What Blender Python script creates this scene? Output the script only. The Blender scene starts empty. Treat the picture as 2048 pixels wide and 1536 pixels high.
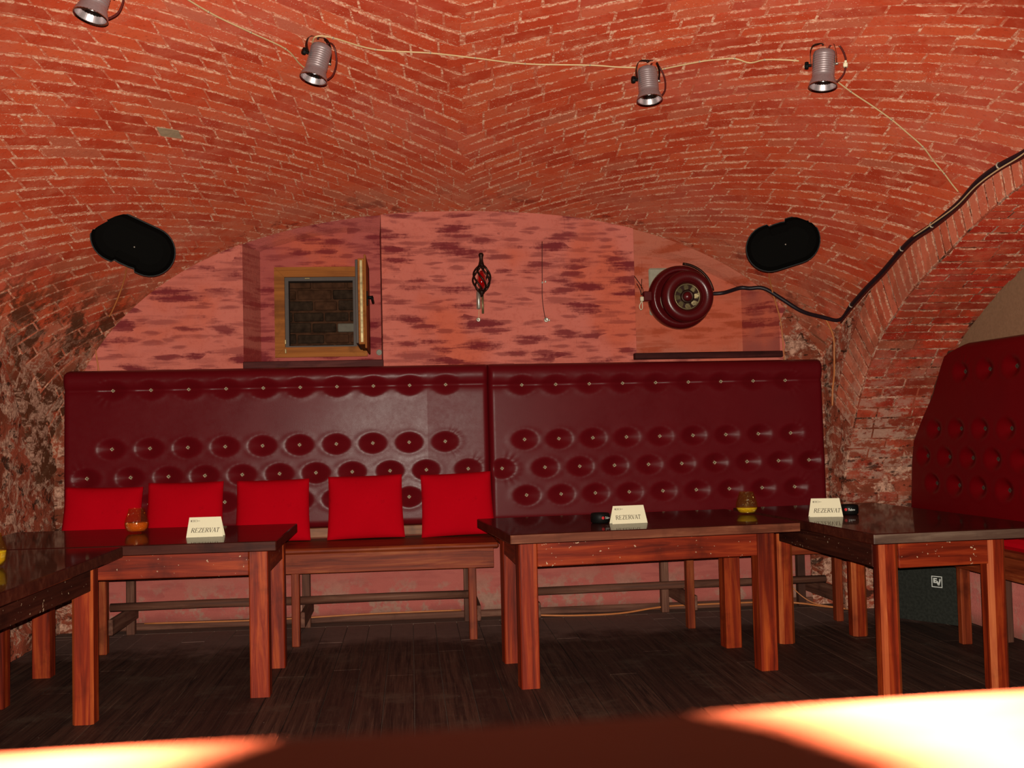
import bpy, bmesh, math, random
import numpy as np
from mathutils import Vector, Matrix, noise
random.seed(7); rng = np.random.default_rng(7)
SC = bpy.context.scene; COL = SC.collection

# ------------------------------------------------------------------ camera, world, flash, exposure
CAM_Z = 1.2
YAW, PITCH, ROLL = math.radians(5.5), math.radians(2.4), 0.023
F_PX = 2130.0
_fw = Vector((math.sin(YAW)*math.cos(PITCH), math.cos(YAW)*math.cos(PITCH), math.sin(PITCH)))
_rt = Vector((math.cos(YAW), -math.sin(YAW), 0)); _up = _rt.cross(_fw)
_cx = math.cos(ROLL)*_rt - math.sin(ROLL)*_up
_cy = math.sin(ROLL)*_rt + math.cos(ROLL)*_up
CAM_ROT = Matrix((_cx, _cy, -_fw)).transposed().to_4x4()
cam_d = bpy.data.cameras.new('camera'); cam = bpy.data.objects.new('camera', cam_d); COL.objects.link(cam)
cam.matrix_world = Matrix.Translation((0, 0, CAM_Z)) @ CAM_ROT
cam_d.sensor_width = 36.0; cam_d.lens = F_PX*36.0/2048.0
cam_d.clip_start = 0.05; cam_d.clip_end = 60
cam_d.dof.use_dof = True; cam_d.dof.focus_distance = 6.2; cam_d.dof.aperture_fstop = 11.0
SC.camera = cam

world = bpy.data.worlds.new('world'); SC.world = world; world.use_nodes = True
world.node_tree.nodes['Background'].inputs[0].default_value = (1.0, 0.62, 0.42, 1)
world.node_tree.nodes['Background'].inputs[1].default_value = 0.012

fl_d = bpy.data.lights.new('camera_flash', 'SPOT'); fl = bpy.data.objects.new('camera_flash', fl_d); COL.objects.link(fl)
fl_d.energy = 1120; fl_d.color = (1.0, 0.93, 0.80); fl_d.spot_size = math.radians(80); fl_d.spot_blend = 0.6
fl_d.shadow_soft_size = 0.0025
fl.matrix_world = Matrix.Translation(Vector((0, 0, CAM_Z)) + _cy*0.040 - _fw*0.030 + _cx*-0.001) @ CAM_ROT
SC.view_settings.view_transform = 'Standard'; SC.view_settings.look = 'None'
SC.view_settings.exposure = 0.0; SC.view_settings.gamma = 1.0; SC.view_settings.use_curve_mapping = False

# ------------------------------------------------------------------ material helpers
class NT:
    def __init__(s, name):
        s.m = bpy.data.materials.new(name); s.m.use_nodes = True; s.t = s.m.node_tree
        s.b = s.t.nodes['Principled BSDF']
    def n(s, typ, **kw):
        nd = s.t.nodes.new(typ)
        for k, v in kw.items(): setattr(nd, k, v)
        return nd
    def ln(s, a, b): s.t.links.new(a, b)
    def setin(s, sock, v):
        if isinstance(v, bpy.types.NodeSocket): s.ln(v, sock)
        elif isinstance(v, (tuple, list)) and len(v) == 3 and sock.type == 'RGBA': sock.default_value = (*v, 1)
        else: sock.default_value = v
    def pos(s, scale=(1, 1, 1), rot=(0, 0, 0), coord='Object', loc=(0, 0, 0)):
        tc = s.n('ShaderNodeTexCoord'); mp = s.n('ShaderNodeMapping')
        s.ln(tc.outputs[coord], mp.inputs[0]); mp.inputs['Scale'].default_value = scale
        mp.inputs['Rotation'].default_value = rot; mp.inputs['Location'].default_value = loc
        return mp.outputs[0]
    def noise(s, vec, scale, detail=4, rough=0.55, dist=0.0):
        nd = s.n('ShaderNodeTexNoise'); s.ln(vec, nd.inputs['Vector'])
        nd.inputs['Scale'].default_value = scale; nd.inputs['Detail'].default_value = detail
        nd.inputs['Roughness'].default_value = rough; nd.inputs['Distortion'].default_value = dist
        return nd.outputs[0]
    def ramp(s, f, stops):
        nd = s.n('ShaderNodeValToRGB'); s.setin(nd.inputs[0], f); e = nd.color_ramp.elements
        for i, (p, c) in enumerate(stops):
            el = e[i] if i < 2 else e.new(p)
            el.position = p; el.color = (*c, 1) if len(c) == 3 else c
        return nd.outputs[0]
    def step(s, f, lo, hi):
        nd = s.n('ShaderNodeMapRange'); s.setin(nd.inputs[0], f)
        nd.inputs[1].default_value = lo; nd.inputs[2].default_value = hi
        nd.interpolation_type = 'SMOOTHSTEP'
        return nd.outputs[0]
    def math(s, op, a, b=0.0):
        nd = s.n('ShaderNodeMath', operation=op); s.setin(nd.inputs[0], a); s.setin(nd.inputs[1], b)
        return nd.outputs[0]
    def mix(s, f, a, b, mode='MIX'):
        nd = s.n('ShaderNodeMix', data_type='RGBA', blend_type=mode)
        s.setin(nd.inputs[0], f); s.setin(nd.inputs[6], a); s.setin(nd.inputs[7], b)
        return nd.outputs[2]
    def xyz(s, vec):
        nd = s.n('ShaderNodeSeparateXYZ'); s.ln(vec, nd.inputs[0]); return nd.outputs
    def attr(s, name):
        return s.n('ShaderNodeAttribute', attribute_name=name)
    def bump(s, h, strength=0.4, dist=0.01):
        nd = s.n('ShaderNodeBump'); s.setin(nd.inputs['Height'], h)
        nd.inputs['Strength'].default_value = strength; nd.inputs['Distance'].default_value = dist
        s.ln(nd.outputs[0], s.b.inputs['Normal'])
    def out(s, color=None, rough=None, metal=None, spec=None, **kw):
        if color is not None: s.setin(s.b.inputs['Base Color'], color)
        if rough is not None: s.setin(s.b.inputs['Roughness'], rough)
        if metal is not None: s.setin(s.b.inputs['Metallic'], metal)
        if spec is not None: s.setin(s.b.inputs['Specular IOR Level'], spec)
        for k, v in kw.items(): s.setin(s.b.inputs[k.replace('_', ' ')], v)
        return s.m

def plain(name, c, rough=0.5, metal=0.0, spec=0.4, var=0.12, scale=30):
    t = NT(name); v = t.pos()
    n = t.noise(v, scale, 3)
    c2 = tuple(x*(1-var*2) for x in c)
    return t.out(t.mix(n, c2, tuple(min(1, x*(1+var)) for x in c)), rough, metal, spec)

def wood(name, axis, dark, mid, light, rough=0.35, spec=0.5, coat=0.0, coat_r=0.1, fleck=0.0, grain=28):
    t = NT(name)
    sc = [grain]*3; sc[axis] = 1.6
    v = t.pos(tuple(sc)); g = t.noise(v, 1.0, 5, 0.65, 0.6)
    v2 = t.pos(tuple(x*0.25 if i != axis else 0.8 for i, x in enumerate(sc))); g2 = t.noise(v2, 1.0, 3, 0.5)
    c = t.ramp(g, [(0.28, dark), (0.5, mid), (0.72, light)])
    c = t.mix(t.step(g2, 0.5, 0.75), c, dark)
    v3 = t.pos(); sm = t.noise(v3, 5.0, 4, 0.6)
    c = t.mix(t.math('MULTIPLY', t.step(sm, 0.52, 0.75), 0.55), c, tuple(x*0.35 for x in dark))
    if fleck:
        sp = t.noise(v3, 55.0, 2, 0.5); big = t.noise(v3, 4.0, 2)
        m = t.math('MULTIPLY', t.step(sp, 0.69, 0.72), t.step(big, 0.5-fleck*.25, 0.62))
        c = t.mix(m, c, (0.55, 0.38, 0.24))
    t.bump(g, 0.25, 0.004)
    m = t.out(c, rough, 0, spec)
    t.b.inputs['Coat Weight'].default_value = coat; t.b.inputs['Coat Roughness'].default_value = coat_r
    return m

# brick: colour varies per brick (attribute rnd), mortar smears creep in from the edges (UV), soot and plaster near the walls
def brick_mat(name, smear=0.20, sooty=True, worn=False, reds=((0.46, 0.046, 0.018), (0.60, 0.072, 0.026), (0.66, 0.105, 0.040))):
    t = NT(name)
    uv = t.n('ShaderNodeUVMap'); uv.uv_map = 'UVMap'; U = t.xyz(uv.outputs[0])
    eu = t.math('MULTIPLY', t.math('MINIMUM', U[0], t.math('SUBTRACT', 1.0, U[0])), 6.0)
    ev = t.math('MINIMUM', U[1], t.math('SUBTRACT', 1.0, U[1]))
    e = t.math('MINIMUM', eu, ev)
    p = t.pos(); P = t.xyz(p)
    rnd = t.attr('rnd').outputs['Fac']
    col = t.ramp(rnd, [(0.0, reds[0]), (0.5, reds[1]), (0.95, reds[2]), (0.985, (0.52, 0.115, 0.06))])
    n1 = t.noise(p, 9, 5, 0.6); n2 = t.noise(p, 60, 4, 0.65); n3 = t.noise(p, 2.2, 4, 0.6)
    col = t.mix(t.math('MULTIPLY', t.step(n1, 0.42, 0.72), 0.6), col, (0.62, 0.145, 0.075))
    col = t.mix(t.math('MULTIPLY', t.step(n2, 0.54, 0.72), 0.5), col, tuple(x*.62 for x in reds[0]))
    # paint and lime dragged over the edges, in broken runs
    mortar = t.mix(t.step(n2, .42, .62), (0.66, 0.21, 0.125), (0.92, 0.56, 0.38))
    run = t.step(t.noise(p, 5.5, 4, 0.7), 0.40, 0.62)
    lim = t.math('MULTIPLY', t.math('MULTIPLY', t.math('SUBTRACT', t.noise(p, 34, 4, 0.75), 0.30), smear*2.3), t.math('ADD', .25, run))
    f = t.math('LESS_THAN', e, lim)
    col = t.mix(t.math('MULTIPLY', f, 0.80), col, mortar)
    fl = t.math('MULTIPLY', t.step(t.noise(p, 120, 2, 0.5), 0.66, 0.70), t.step(n3, 0.40, 0.62))
    col = t.mix(t.math('MULTIPLY', fl, 0.75), col, (0.90, 0.52, 0.36))
    pk = t.step(t.noise(p, 1.5, 4, .6), .50, .70)
    col = t.mix(t.math('MULTIPLY', pk, .30), col, (.66, .17, .12))
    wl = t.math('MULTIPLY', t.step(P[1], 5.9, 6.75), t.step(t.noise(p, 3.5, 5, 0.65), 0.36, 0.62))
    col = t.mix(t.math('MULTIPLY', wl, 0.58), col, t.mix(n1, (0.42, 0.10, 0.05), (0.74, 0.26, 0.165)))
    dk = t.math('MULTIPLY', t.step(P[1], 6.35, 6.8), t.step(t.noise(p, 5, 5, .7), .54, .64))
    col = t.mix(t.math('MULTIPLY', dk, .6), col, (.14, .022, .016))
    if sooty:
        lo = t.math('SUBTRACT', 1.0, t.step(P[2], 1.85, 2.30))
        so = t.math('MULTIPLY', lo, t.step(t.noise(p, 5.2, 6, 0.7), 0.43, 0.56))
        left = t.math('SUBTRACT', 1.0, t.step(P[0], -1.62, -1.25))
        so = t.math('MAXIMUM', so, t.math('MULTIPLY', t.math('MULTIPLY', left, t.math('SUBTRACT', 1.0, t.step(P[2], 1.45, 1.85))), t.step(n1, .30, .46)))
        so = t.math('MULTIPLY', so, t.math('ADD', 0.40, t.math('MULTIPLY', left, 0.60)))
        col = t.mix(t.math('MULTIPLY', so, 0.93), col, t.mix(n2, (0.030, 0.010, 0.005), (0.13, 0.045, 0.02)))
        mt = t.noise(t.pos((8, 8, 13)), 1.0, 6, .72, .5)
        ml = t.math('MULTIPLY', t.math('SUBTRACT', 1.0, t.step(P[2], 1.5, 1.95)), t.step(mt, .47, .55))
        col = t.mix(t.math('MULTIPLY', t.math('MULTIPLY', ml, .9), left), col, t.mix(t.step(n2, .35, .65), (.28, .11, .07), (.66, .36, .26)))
    t.bump(t.math('ADD', n2, t.math('MULTIPLY', n1, 0.8)), 0.5, 0.006)
    if worn:      # plaster and paint lost low down on the pier
        low = t.math('SUBTRACT', 1.0, t.step(P[2], 1.05, 1.75))
        wp = t.step(t.noise(t.pos((5, 5, 9)), 1.0, 6, .72), .47, .56)
        col = t.mix(t.math('MULTIPLY', t.math('MULTIPLY', low, wp), .9), col, t.mix(n2, (.42, .18, .12), (.78, .48, .37)))
        dk2 = t.step(t.noise(t.pos((7, 7, 12), loc=(4, 2, 9)), 1.0, 5, .7), .57, .64)
        col = t.mix(t.math('MULTIPLY', t.math('MULTIPLY', low, dk2), .85), col, (.07, .022, .014))
    col = t.mix(1.0, col, (.75, .74, .72), 'MULTIPLY')
    return t.out(col, 0.8, 0, 0.12, Diffuse_Roughness=0.7)

def mortar_mat(name):
    t = NT(name); p = t.pos(); P = t.xyz(p)
    n1 = t.noise(p, 7, 5, 0.65); n2 = t.noise(p, 45, 4, 0.7)
    c = t.mix(t.math('MULTIPLY', t.step(n2, .46, .62), t.step(t.noise(p, 3.7, 4, .7), .34, .54)), (0.58, 0.13, 0.068), (0.92, 0.55, 0.38))
    c = t.mix(t.step(n1, 0.50, 0.66), c, (0.56, 0.085, 0.036))
    lo = t.math('SUBTRACT', 1.0, t.step(P[2], 1.75, 2.3))
    c = t.mix(t.math('MULTIPLY', t.math('MULTIPLY', lo, t.step(n1, 0.42, 0.6)), 0.75), c, (0.16, 0.07, 0.04))
    t.bump(n2, 0.6, 0.01)
    return t.out(t.mix(1.0, c, (.75, .74, .72), 'MULTIPLY'), 0.85, 0, 0.1, Diffuse_Roughness=0.7)

def plaster_mat(name, strokes=True, base=((0.64, 0.165, 0.118), (0.80, 0.25, 0.19)), stroke=(0.13, 0.006, 0.014), lime=False, amount=0.0):
    t = NT(name); p = t.pos(); P = t.xyz(p)
    n1 = t.noise(p, 3.0, 5, 0.6); n2 = t.noise(p, 30, 6, 0.75); n4 = t.noise(p, 140, 3, 0.7)
    c = t.mix(n1, base[0], base[1])
    c = t.mix(t.math('MULTIPLY', t.step(t.noise(p, 1.3, 4), 0.50, 0.66), 0.75), c, (0.72, 0.15, 0.075))
    c = t.mix(t.math('MULTIPLY', t.step(n2, 0.50, 0.72), 0.40), c, (0.48, 0.085, 0.055))
    h = n2
    if strokes:
        tot = None
        for k, (sx_, sz_, rot, pick, w_) in enumerate(((2.7, 14.0, .06, .50-amount, .95), (4.2, 19.0, -.16, .50-amount, .85), (7.0, 32.0, .10, .46-amount, .55), (3.4, 26.0, .02, .45-amount, .45))):
            v = t.pos((sx_, .01, sz_), (0, rot, 0), loc=(k*3.1, 0, k*5.7))
            wv = t.n('ShaderNodeVectorMath', operation='ADD'); t.ln(v, wv.inputs[0])
            nz = t.n('ShaderNodeTexNoise'); t.ln(v, nz.inputs['Vector']); nz.inputs['Scale'].default_value = .9; nz.inputs['Detail'].default_value = 2
            sb = t.n('ShaderNodeVectorMath', operation='MULTIPLY_ADD'); t.ln(nz.outputs[1], sb.inputs[0]); sb.inputs[1].default_value = (.9, 0, .9); sb.inputs[2].default_value = (-.45, 0, -.45)
            t.ln(sb.outputs[0], wv.inputs[1])
            vo = t.n('ShaderNodeTexVoronoi'); t.ln(wv.outputs[0], vo.inputs['Vector']); vo.inputs['Scale'].default_value = 1.0; vo.inputs['Randomness'].default_value = 1.0
            vb = t.pos((5, 8, 95), (0, rot, 0), loc=(k, 2, 1)); s2 = t.noise(vb, 1.0, 4, 0.75)
            d = t.math('ADD', vo.outputs['Distance'], t.math('ADD', t.math('MULTIPLY', t.math('SUBTRACT', s2, 0.5), 0.75), t.math('MULTIPLY', t.math('SUBTRACT', n2, 0.5), 0.55)))
            on = t.step(t.xyz(vo.outputs['Color'])[0], pick, pick+.12)
            m = t.math('MULTIPLY', t.math('MULTIPLY', t.math('SUBTRACT', 1.0, t.step(d, .22, .52)), on), w_)
            tot = m if tot is None else t.math('MAXIMUM', tot, m)
        c = t.mix(t.math('MULTIPLY', tot, 0.92), c, t.mix(n2, stroke, tuple(x*1.9 for x in stroke)))
        c = t.mix(t.math('MULTIPLY', t.step(s2, 0.60, 0.78), 0.30), c, (0.26, 0.028, 0.03))
        vv = t.pos((80, 8, 5)); sv = t.noise(vv, 1.0, 4, 0.75)
        c = t.mix(t.math('MULTIPLY', t.math('MULTIPLY', t.step(sv, 0.60, 0.74), t.step(t.noise(p, 4, 3), .5, .6)), 0.55), c, (0.24, 0.025, 0.028))
        h = t.math('ADD', n2, t.math('ADD', t.math('MULTIPLY', s2, 0.7), t.math('MULTIPLY', sv, .5)))
    if lime:
        low = t.math('SUBTRACT', 1.0, t.step(P[2], 0.9, 1.3))
        c = t.mix(t.math('MULTIPLY', low, 0.85), c, t.mix(n1, (0.40, 0.095, 0.080), (0.56, 0.155, 0.130)))
        lo = t.math('SUBTRACT', 1.0, t.step(P[2], 0.10, 0.36))
        sm = t.math('MULTIPLY', lo, t.step(t.noise(p, 5.5, 6, 0.72), 0.48, 0.58))
        c = t.mix(t.math('MULTIPLY', sm, 0.75), c, t.mix(n2, (0.20, 0.11, 0.075), (0.62, 0.40, 0.30)))
        dk = t.math('SUBTRACT', 1.0, t.step(P[2], 0.0, 0.10))
        c = t.mix(t.math('MULTIPLY', dk, 0.6), c, (0.13, 0.06, 0.04))
    t.bump(t.math('ADD', h, t.math('MULTIPLY', n4, .3)), 0.7, 0.012)
    return t.out(c, 0.8, 0, 0.15, Diffuse_Roughness=0.8)

def rubble_mat(name):
    t = NT(name); p = t.pos((1, 1, 1)); P = t.xyz(p)
    v = t.pos((8, 8, 13)); n0 = t.noise(v, 1.0, 6, 0.72, 0.5); n1 = t.noise(p, 4, 5, 0.7); n2 = t.noise(p, 38, 5, 0.75)
    c = t.mix(t.step(n1, .35, .65), (0.20, 0.045, 0.022), (0.42, 0.085, 0.045))
    c = t.mix(t.step(n0, 0.47, 0.56), c, t.mix(t.step(n2, .35, .65), (0.28, 0.115, 0.075), (0.72, 0.40, 0.28)))
    hole = t.step(t.noise(t.pos((9, 9, 15), loc=(5, 3, 1)), 1.0, 6, 0.75, 0.4), 0.54, 0.61)
    c = t.mix(t.math('MULTIPLY', hole, 0.9), c, (0.04, 0.015, 0.009))
    t.bump(t.math('ADD', t.math('MULTIPLY', n0, 1.4), n2), 0.9, 0.02)
    return t.out(c, 0.85, 0, 0.1, Diffuse_Roughness=1.0)

def leather_mat(name, r0, r1, base=(0.125, 0.004, 0.007)):
    t = NT(name); p = t.pos()
    n1 = t.noise(p, 5, 4, 0.6); n2 = t.noise(p, 320, 2, 0.6); n3 = t.noise(p, 35, 4, 0.7)
    c = t.mix(n1, tuple(x*0.86 for x in base), tuple(x*1.12 for x in base))
    r = t.n('ShaderNodeMapRange'); t.setin(r.inputs[0], t.math('MULTIPLY', t.math('ADD', n1, n3), 0.5))
    r.inputs[1].default_value = 0.35; r.inputs[2].default_value = 0.65; r.inputs[3].default_value = r0; r.inputs[4].default_value = r1
    t.bump(n2, 0.22, 0.0012)
    return t.out(c, r.outputs[0], 0, 0.15)

M = {}
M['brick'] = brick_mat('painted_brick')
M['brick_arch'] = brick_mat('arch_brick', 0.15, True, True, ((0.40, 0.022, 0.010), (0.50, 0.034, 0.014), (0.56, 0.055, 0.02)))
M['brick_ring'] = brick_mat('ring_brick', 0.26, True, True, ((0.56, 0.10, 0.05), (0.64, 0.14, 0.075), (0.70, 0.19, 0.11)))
M['mortar'] = mortar_mat('pink_mortar')
M['plaster'] = plaster_mat('brushed_plaster', lime=True)
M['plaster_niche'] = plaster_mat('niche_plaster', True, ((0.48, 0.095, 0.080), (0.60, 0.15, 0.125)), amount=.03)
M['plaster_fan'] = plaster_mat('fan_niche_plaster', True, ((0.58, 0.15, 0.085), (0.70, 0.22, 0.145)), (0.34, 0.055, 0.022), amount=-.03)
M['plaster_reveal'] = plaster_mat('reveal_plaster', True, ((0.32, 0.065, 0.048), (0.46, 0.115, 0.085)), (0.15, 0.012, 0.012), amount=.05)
M['plaster_grey'] = plain('grey_brown_plaster', (0.36, 0.19, 0.105), 0.8, 0, 0.2, 0.15, 60)
M['rubble'] = rubble_mat('rubble_wall')
M['leather_a'] = leather_mat('oxblood_leather', 0.27, 0.36)
M['leather_b'] = leather_mat('oxblood_leather_worn', 0.33, 0.42)
M['leather_c'] = leather_mat('oxblood_leather_dull', 0.30, 0.40, (0.14, 0.001, 0.003))
M['stud'] = plain('brass_stud', (0.70, 0.58, 0.36), 0.35, 0.35, 0.5, 0.1)
M['stud_dark'] = plain('stud_centre', (0.03, 0.02, 0.015), 0.5)
t = NT('red_cloth'); p = t.pos(); w1 = t.noise(t.pos((1, 1, 1)), 420, 2); n1 = t.noise(p, 6, 4, 0.6)
t.bump(w1, 0.35, 0.002)
st = t.step(t.noise(p, 13, 4, 0.7), 0.60, 0.72)
M['cloth'] = t.out(t.mix(t.math('MULTIPLY', st, 0.35), t.mix(n1, (0.46, 0.001, 0.007), (0.56, 0.0015, 0.010)), (0.28, 0.001, 0.006)), 0.95, 0, 0.03)
RED_W = ((0.055, 0.0040, 0.0016), (0.215, 0.0185, 0.004), (0.43, 0.068, 0.011))
for i, a in enumerate('xyz'):
    M['leg_'+a] = wood('stained_pine_'+a, i, *RED_W, rough=0.5, spec=0.18, fleck=0.0)
    M['apron_'+a] = wood('stained_apron_'+a, i, (0.070, 0.0055, 0.002), (0.21, 0.019, 0.0045), (0.38, 0.052, 0.010), rough=0.5, spec=0.18, fleck=0.9)
    M['old_'+a] = wood('dusty_old_wood_'+a, i, (0.06, 0.022, 0.014), (0.15, 0.055, 0.034), (0.24, 0.11, 0.07), rough=0.7, spec=0.2)
    M['seat_'+a] = wood('worn_bench_wood_'+a, i, (0.085, 0.010, 0.0035), (0.23, 0.034, 0.010), (0.40, 0.105, 0.028), rough=0.5, spec=0.15, grain=30)
M['leg_worn'] = wood('flash_lit_leg_edge', 2, (0.16, 0.018, 0.005), (0.36, 0.062, 0.014), (0.55, 0.14, 0.035), rough=0.5, spec=0.18)  # lighter wood for the leg chamfers: the bright strip from the flash, painted in
M['apron_dark'] = wood('dark_stained_apron', 1, (0.018, 0.004, 0.0025), (0.045, 0.009, 0.005), (0.09, 0.022, 0.011), rough=0.6, spec=0.1, fleck=1.3)
M['top'] = wood('dark_varnished_top', 0, (0.018, 0.0025, 0.0018), (0.034, 0.0045, 0.003), (0.055, 0.009, 0.005), rough=0.45, spec=0.1, coat=0.42, coat_r=0.05)
M['top_edge'] = wood('worn_top_edge', 0, (0.08, 0.017, 0.008), (0.16, 0.042, 0.020), (0.30, 0.11, 0.055), rough=0.55, spec=.15)
M['top_edge_dark'] = wood('dark_top_edge', 0, (0.03, 0.005, 0.003), (0.055, 0.010, 0.005), (0.09, 0.022, 0.011), rough=0.5, spec=.12)
M['top_edge_grey'] = wood('greyed_top_edge', 0, (0.045, 0.018, 0.011), (0.10, 0.05, 0.032), (0.22, 0.14, 0.095), rough=0.55, grain=12)
M['frame_wood'] = wood('window_frame_wood', 0, (0.24, 0.070, 0.013), (0.38, 0.118, 0.020), (0.48, 0.165, 0.032), rough=0.6, spec=0.12, grain=40)
M['black'] = plain('black_plastic', (0.006, 0.0055, 0.005), 0.5, 0, 0.12)
M['grille'] = plain('black_grille', (0.0035, 0.003, 0.0025), 0.7, 0.0, 0.03, 0.3, 900)
M['steel'] = plain('brushed_can', (0.56, 0.46, 0.47), 0.36, 0.72, 0.5, 0.12, 120)
M['chrome'] = plain('chrome', (0.72, 0.70, 0.66), 0.12, 1.0)
M['iron'] = plain('dark_iron', (0.045, 0.018, 0.012), 0.42, 0.7)
M['maroon'] = plain('maroon_cable', (0.09, 0.010, 0.008), 0.45)
M['cream_cable'] = plain('cream_cable', (0.72, 0.47, 0.24), 0.5)
M['black_cable'] = plain('black_cable', (0.020, 0.010, 0.014), 0.45)
M['orange_cable'] = plain('orange_cable', (0.62, 0.20, 0.06), 0.5)
M['white_clip'] = plain('white_clip', (0.45, 0.34, 0.25), 0.6)
M['fan_red'] = plain('fan_red_paint', (0.105, 0.0045, 0.006), 0.30, 0, 0.5, 0.15, 14)
M['brass'] = plain('dirty_brass', (0.36, 0.27, 0.13), 0.45, 0.6, 0.4, 0.45, 24)
M['silver'] = plain('scuffed_silver', (0.6, 0.55, 0.46), 0.35, 0.7, 0.5, 0.2, 60)
M['card'] = plain('cream_card', (0.80, 0.71, 0.49), 0.65, 0, 0.25, 0.02, 40)
M['ink'] = plain('grey_brown_ink', (0.10, 0.075, 0.045), 0.7)
M['ink_dark'] = plain('dark_ink', (0.05, 0.02, 0.018), 0.7)
M['white_print'] = plain('white_print', (0.80, 0.80, 0.74), 0.5)
M['red_print'] = plain('red_print', (0.55, 0.01, 0.012), 0.5)
M['grey_rebate'] = plain('grey_rebate', (0.085, 0.060, 0.050), 0.6)
M['sub_black'] = plain('subwoofer_carpet', (0.034, 0.035, 0.029), 0.9, 0, 0.05, 0.4, 60)
M['dark_brick'] = plain('brown_shaft_brick', (0.10, 0.040, 0.020), 0.9, 0, 0.1, 0.5, 18)
M['shaft_pale'] = plain('pale_shaft_brick', (0.20, 0.17, 0.13), 0.85)
M['shaft_dark'] = plain('sooty_shaft_brick', (0.055, 0.030, 0.018), 0.9, 0, 0.1, 0.5, 22)
t = NT('floor_boards'); r = t.attr('rnd').outputs['Fac']
g = t.noise(t.pos((36, 1.2, 36)), 1.0, 5, 0.7, 0.5); p = t.pos(); d1 = t.noise(p, 3.2, 6, 0.7); d2 = t.noise(p, 22, 5, 0.75)
g2 = t.noise(t.pos((110, 2.2, 1)), 1.0, 4, 0.75, .3)
c = t.mix(t.step(g, .32, .68), (0.014, 0.006, 0.0045), (0.088, 0.038, 0.024))
c = t.mix(t.math('MULTIPLY', t.step(g2, .50, .66), .6), c, (0.15, 0.078, 0.050))
c = t.mix(t.math('MULTIPLY', r, .7), c, (0.030, 0.010, 0.0065))
c = t.mix(t.math('MULTIPLY', t.step(d1, 0.50, 0.70), 0.65), c, (0.10, 0.062, 0.042))
sc = t.step(t.noise(t.pos((60, 2.5, 1)), 1.0, 3, 0.8), 0.66, 0.73)
c = t.mix(t.math('MULTIPLY', t.math('MULTIPLY', sc, t.step(d2, 0.45, 0.6)), 0.55), c, (0.22, 0.12, 0.07))
c = t.mix(t.step(t.noise(p, 75, 1), 0.80, 0.82), c, (0.5, 0.45, 0.38))
dust = t.math('MULTIPLY', t.step(t.math('ADD', t.xyz(p)[1], t.math('MULTIPLY', t.math('SUBTRACT', d1, .5), 1.2)), 5.95, 6.45), 0.7)
c = t.mix(dust, c, t.mix(d2, (0.17, 0.085, 0.070), (0.34, 0.19, 0.155)))
t.bump(t.math('ADD', g, d2), 0.35, 0.004)
M['boards'] = t.out(c, 0.62, 0, 0.3)
t = NT('dusty_concrete'); p = t.pos(); n1 = t.noise(p, 6, 5, 0.7); n2 = t.noise(p, 45, 4, 0.7)
t.bump(n2, 0.5, 0.006)
M['concrete'] = t.out(t.mix(n1, t.mix(n2, (0.075, 0.034, 0.026), (0.15, 0.075, 0.058)), (0.20, 0.125, 0.095)), 0.85, 0, 0.2)
M['joint'] = plain('dusty_joint', (0.13, 0.085, 0.055), 0.9, 0, 0.1)
M['counter'] = wood('varnished_counter', 0, (0.13, 0.012, 0.005), (0.24, 0.035, 0.013), (0.34, 0.075, 0.032), rough=0.45, spec=.3, coat=0.2, coat_r=0.2, grain=10)
def glass_mat(name, col, refl=0.045):
    t = NT(name); p = t.pos(); v = t.n('ShaderNodeTexVoronoi'); v.feature = 'DISTANCE_TO_EDGE'
    t.ln(p, v.inputs['Vector']); v.inputs['Scale'].default_value = 85
    h = t.math('ADD', t.step(v.outputs['Distance'], 0.0, 0.15), t.noise(p, 60, 3))
    bp = t.n('ShaderNodeBump'); t.ln(h, bp.inputs['Height']); bp.inputs['Strength'].default_value = .8; bp.inputs['Distance'].default_value = .004
    tr = t.n('ShaderNodeBsdfTransparent'); tr.inputs[0].default_value = (*col, 1)
    gl = t.n('ShaderNodeBsdfGlossy'); gl.inputs['Roughness'].default_value = .10; gl.inputs[0].default_value = (1, .9, .7, 1); t.ln(bp.outputs[0], gl.inputs['Normal'])
    df = t.n('ShaderNodeBsdfDiffuse'); df.inputs[0].default_value = (*[x*.8 for x in col], 1)
    m0 = t.n('ShaderNodeMixShader'); m0.inputs[0].default_value = .01; t.ln(tr.outputs[0], m0.inputs[1]); t.ln(df.outputs[0], m0.inputs[2])
    m1 = t.n('ShaderNodeMixShader'); m1.inputs[0].default_value = refl; t.ln(m0.outputs[0], m1.inputs[1]); t.ln(gl.outputs[0], m1.inputs[2])
    t.ln(m1.outputs[0], t.t.nodes['Material Output'].inputs[0]); return t.m
M['amber'] = glass_mat('amber_crackle_glass', (0.95, 0.72, 0.40))
M['yellow_glass'] = glass_mat('yellow_crackle_glass', (0.95, 0.84, 0.42))
M['wax_orange'] = plain('orange_grit', (1.0, 0.33, 0.01), 0.9, 0, 0.03, 0.35, 160)
M['wax_yellow'] = plain('yellow_grit', (1.0, 0.66, 0.03), 0.9, 0, 0.03, 0.35, 160)
M['red_glass'] = NT('red_glass').out((0.55, 0.004, 0.004), 0.08, 0, 0.5, Transmission_Weight=0.5)
t = NT('window_glass'); M['pane'] = t.out((0.85, 0.9, 0.9), 0.03, 0, 0.5, Transmission_Weight=1.0, IOR=1.45)

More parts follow.
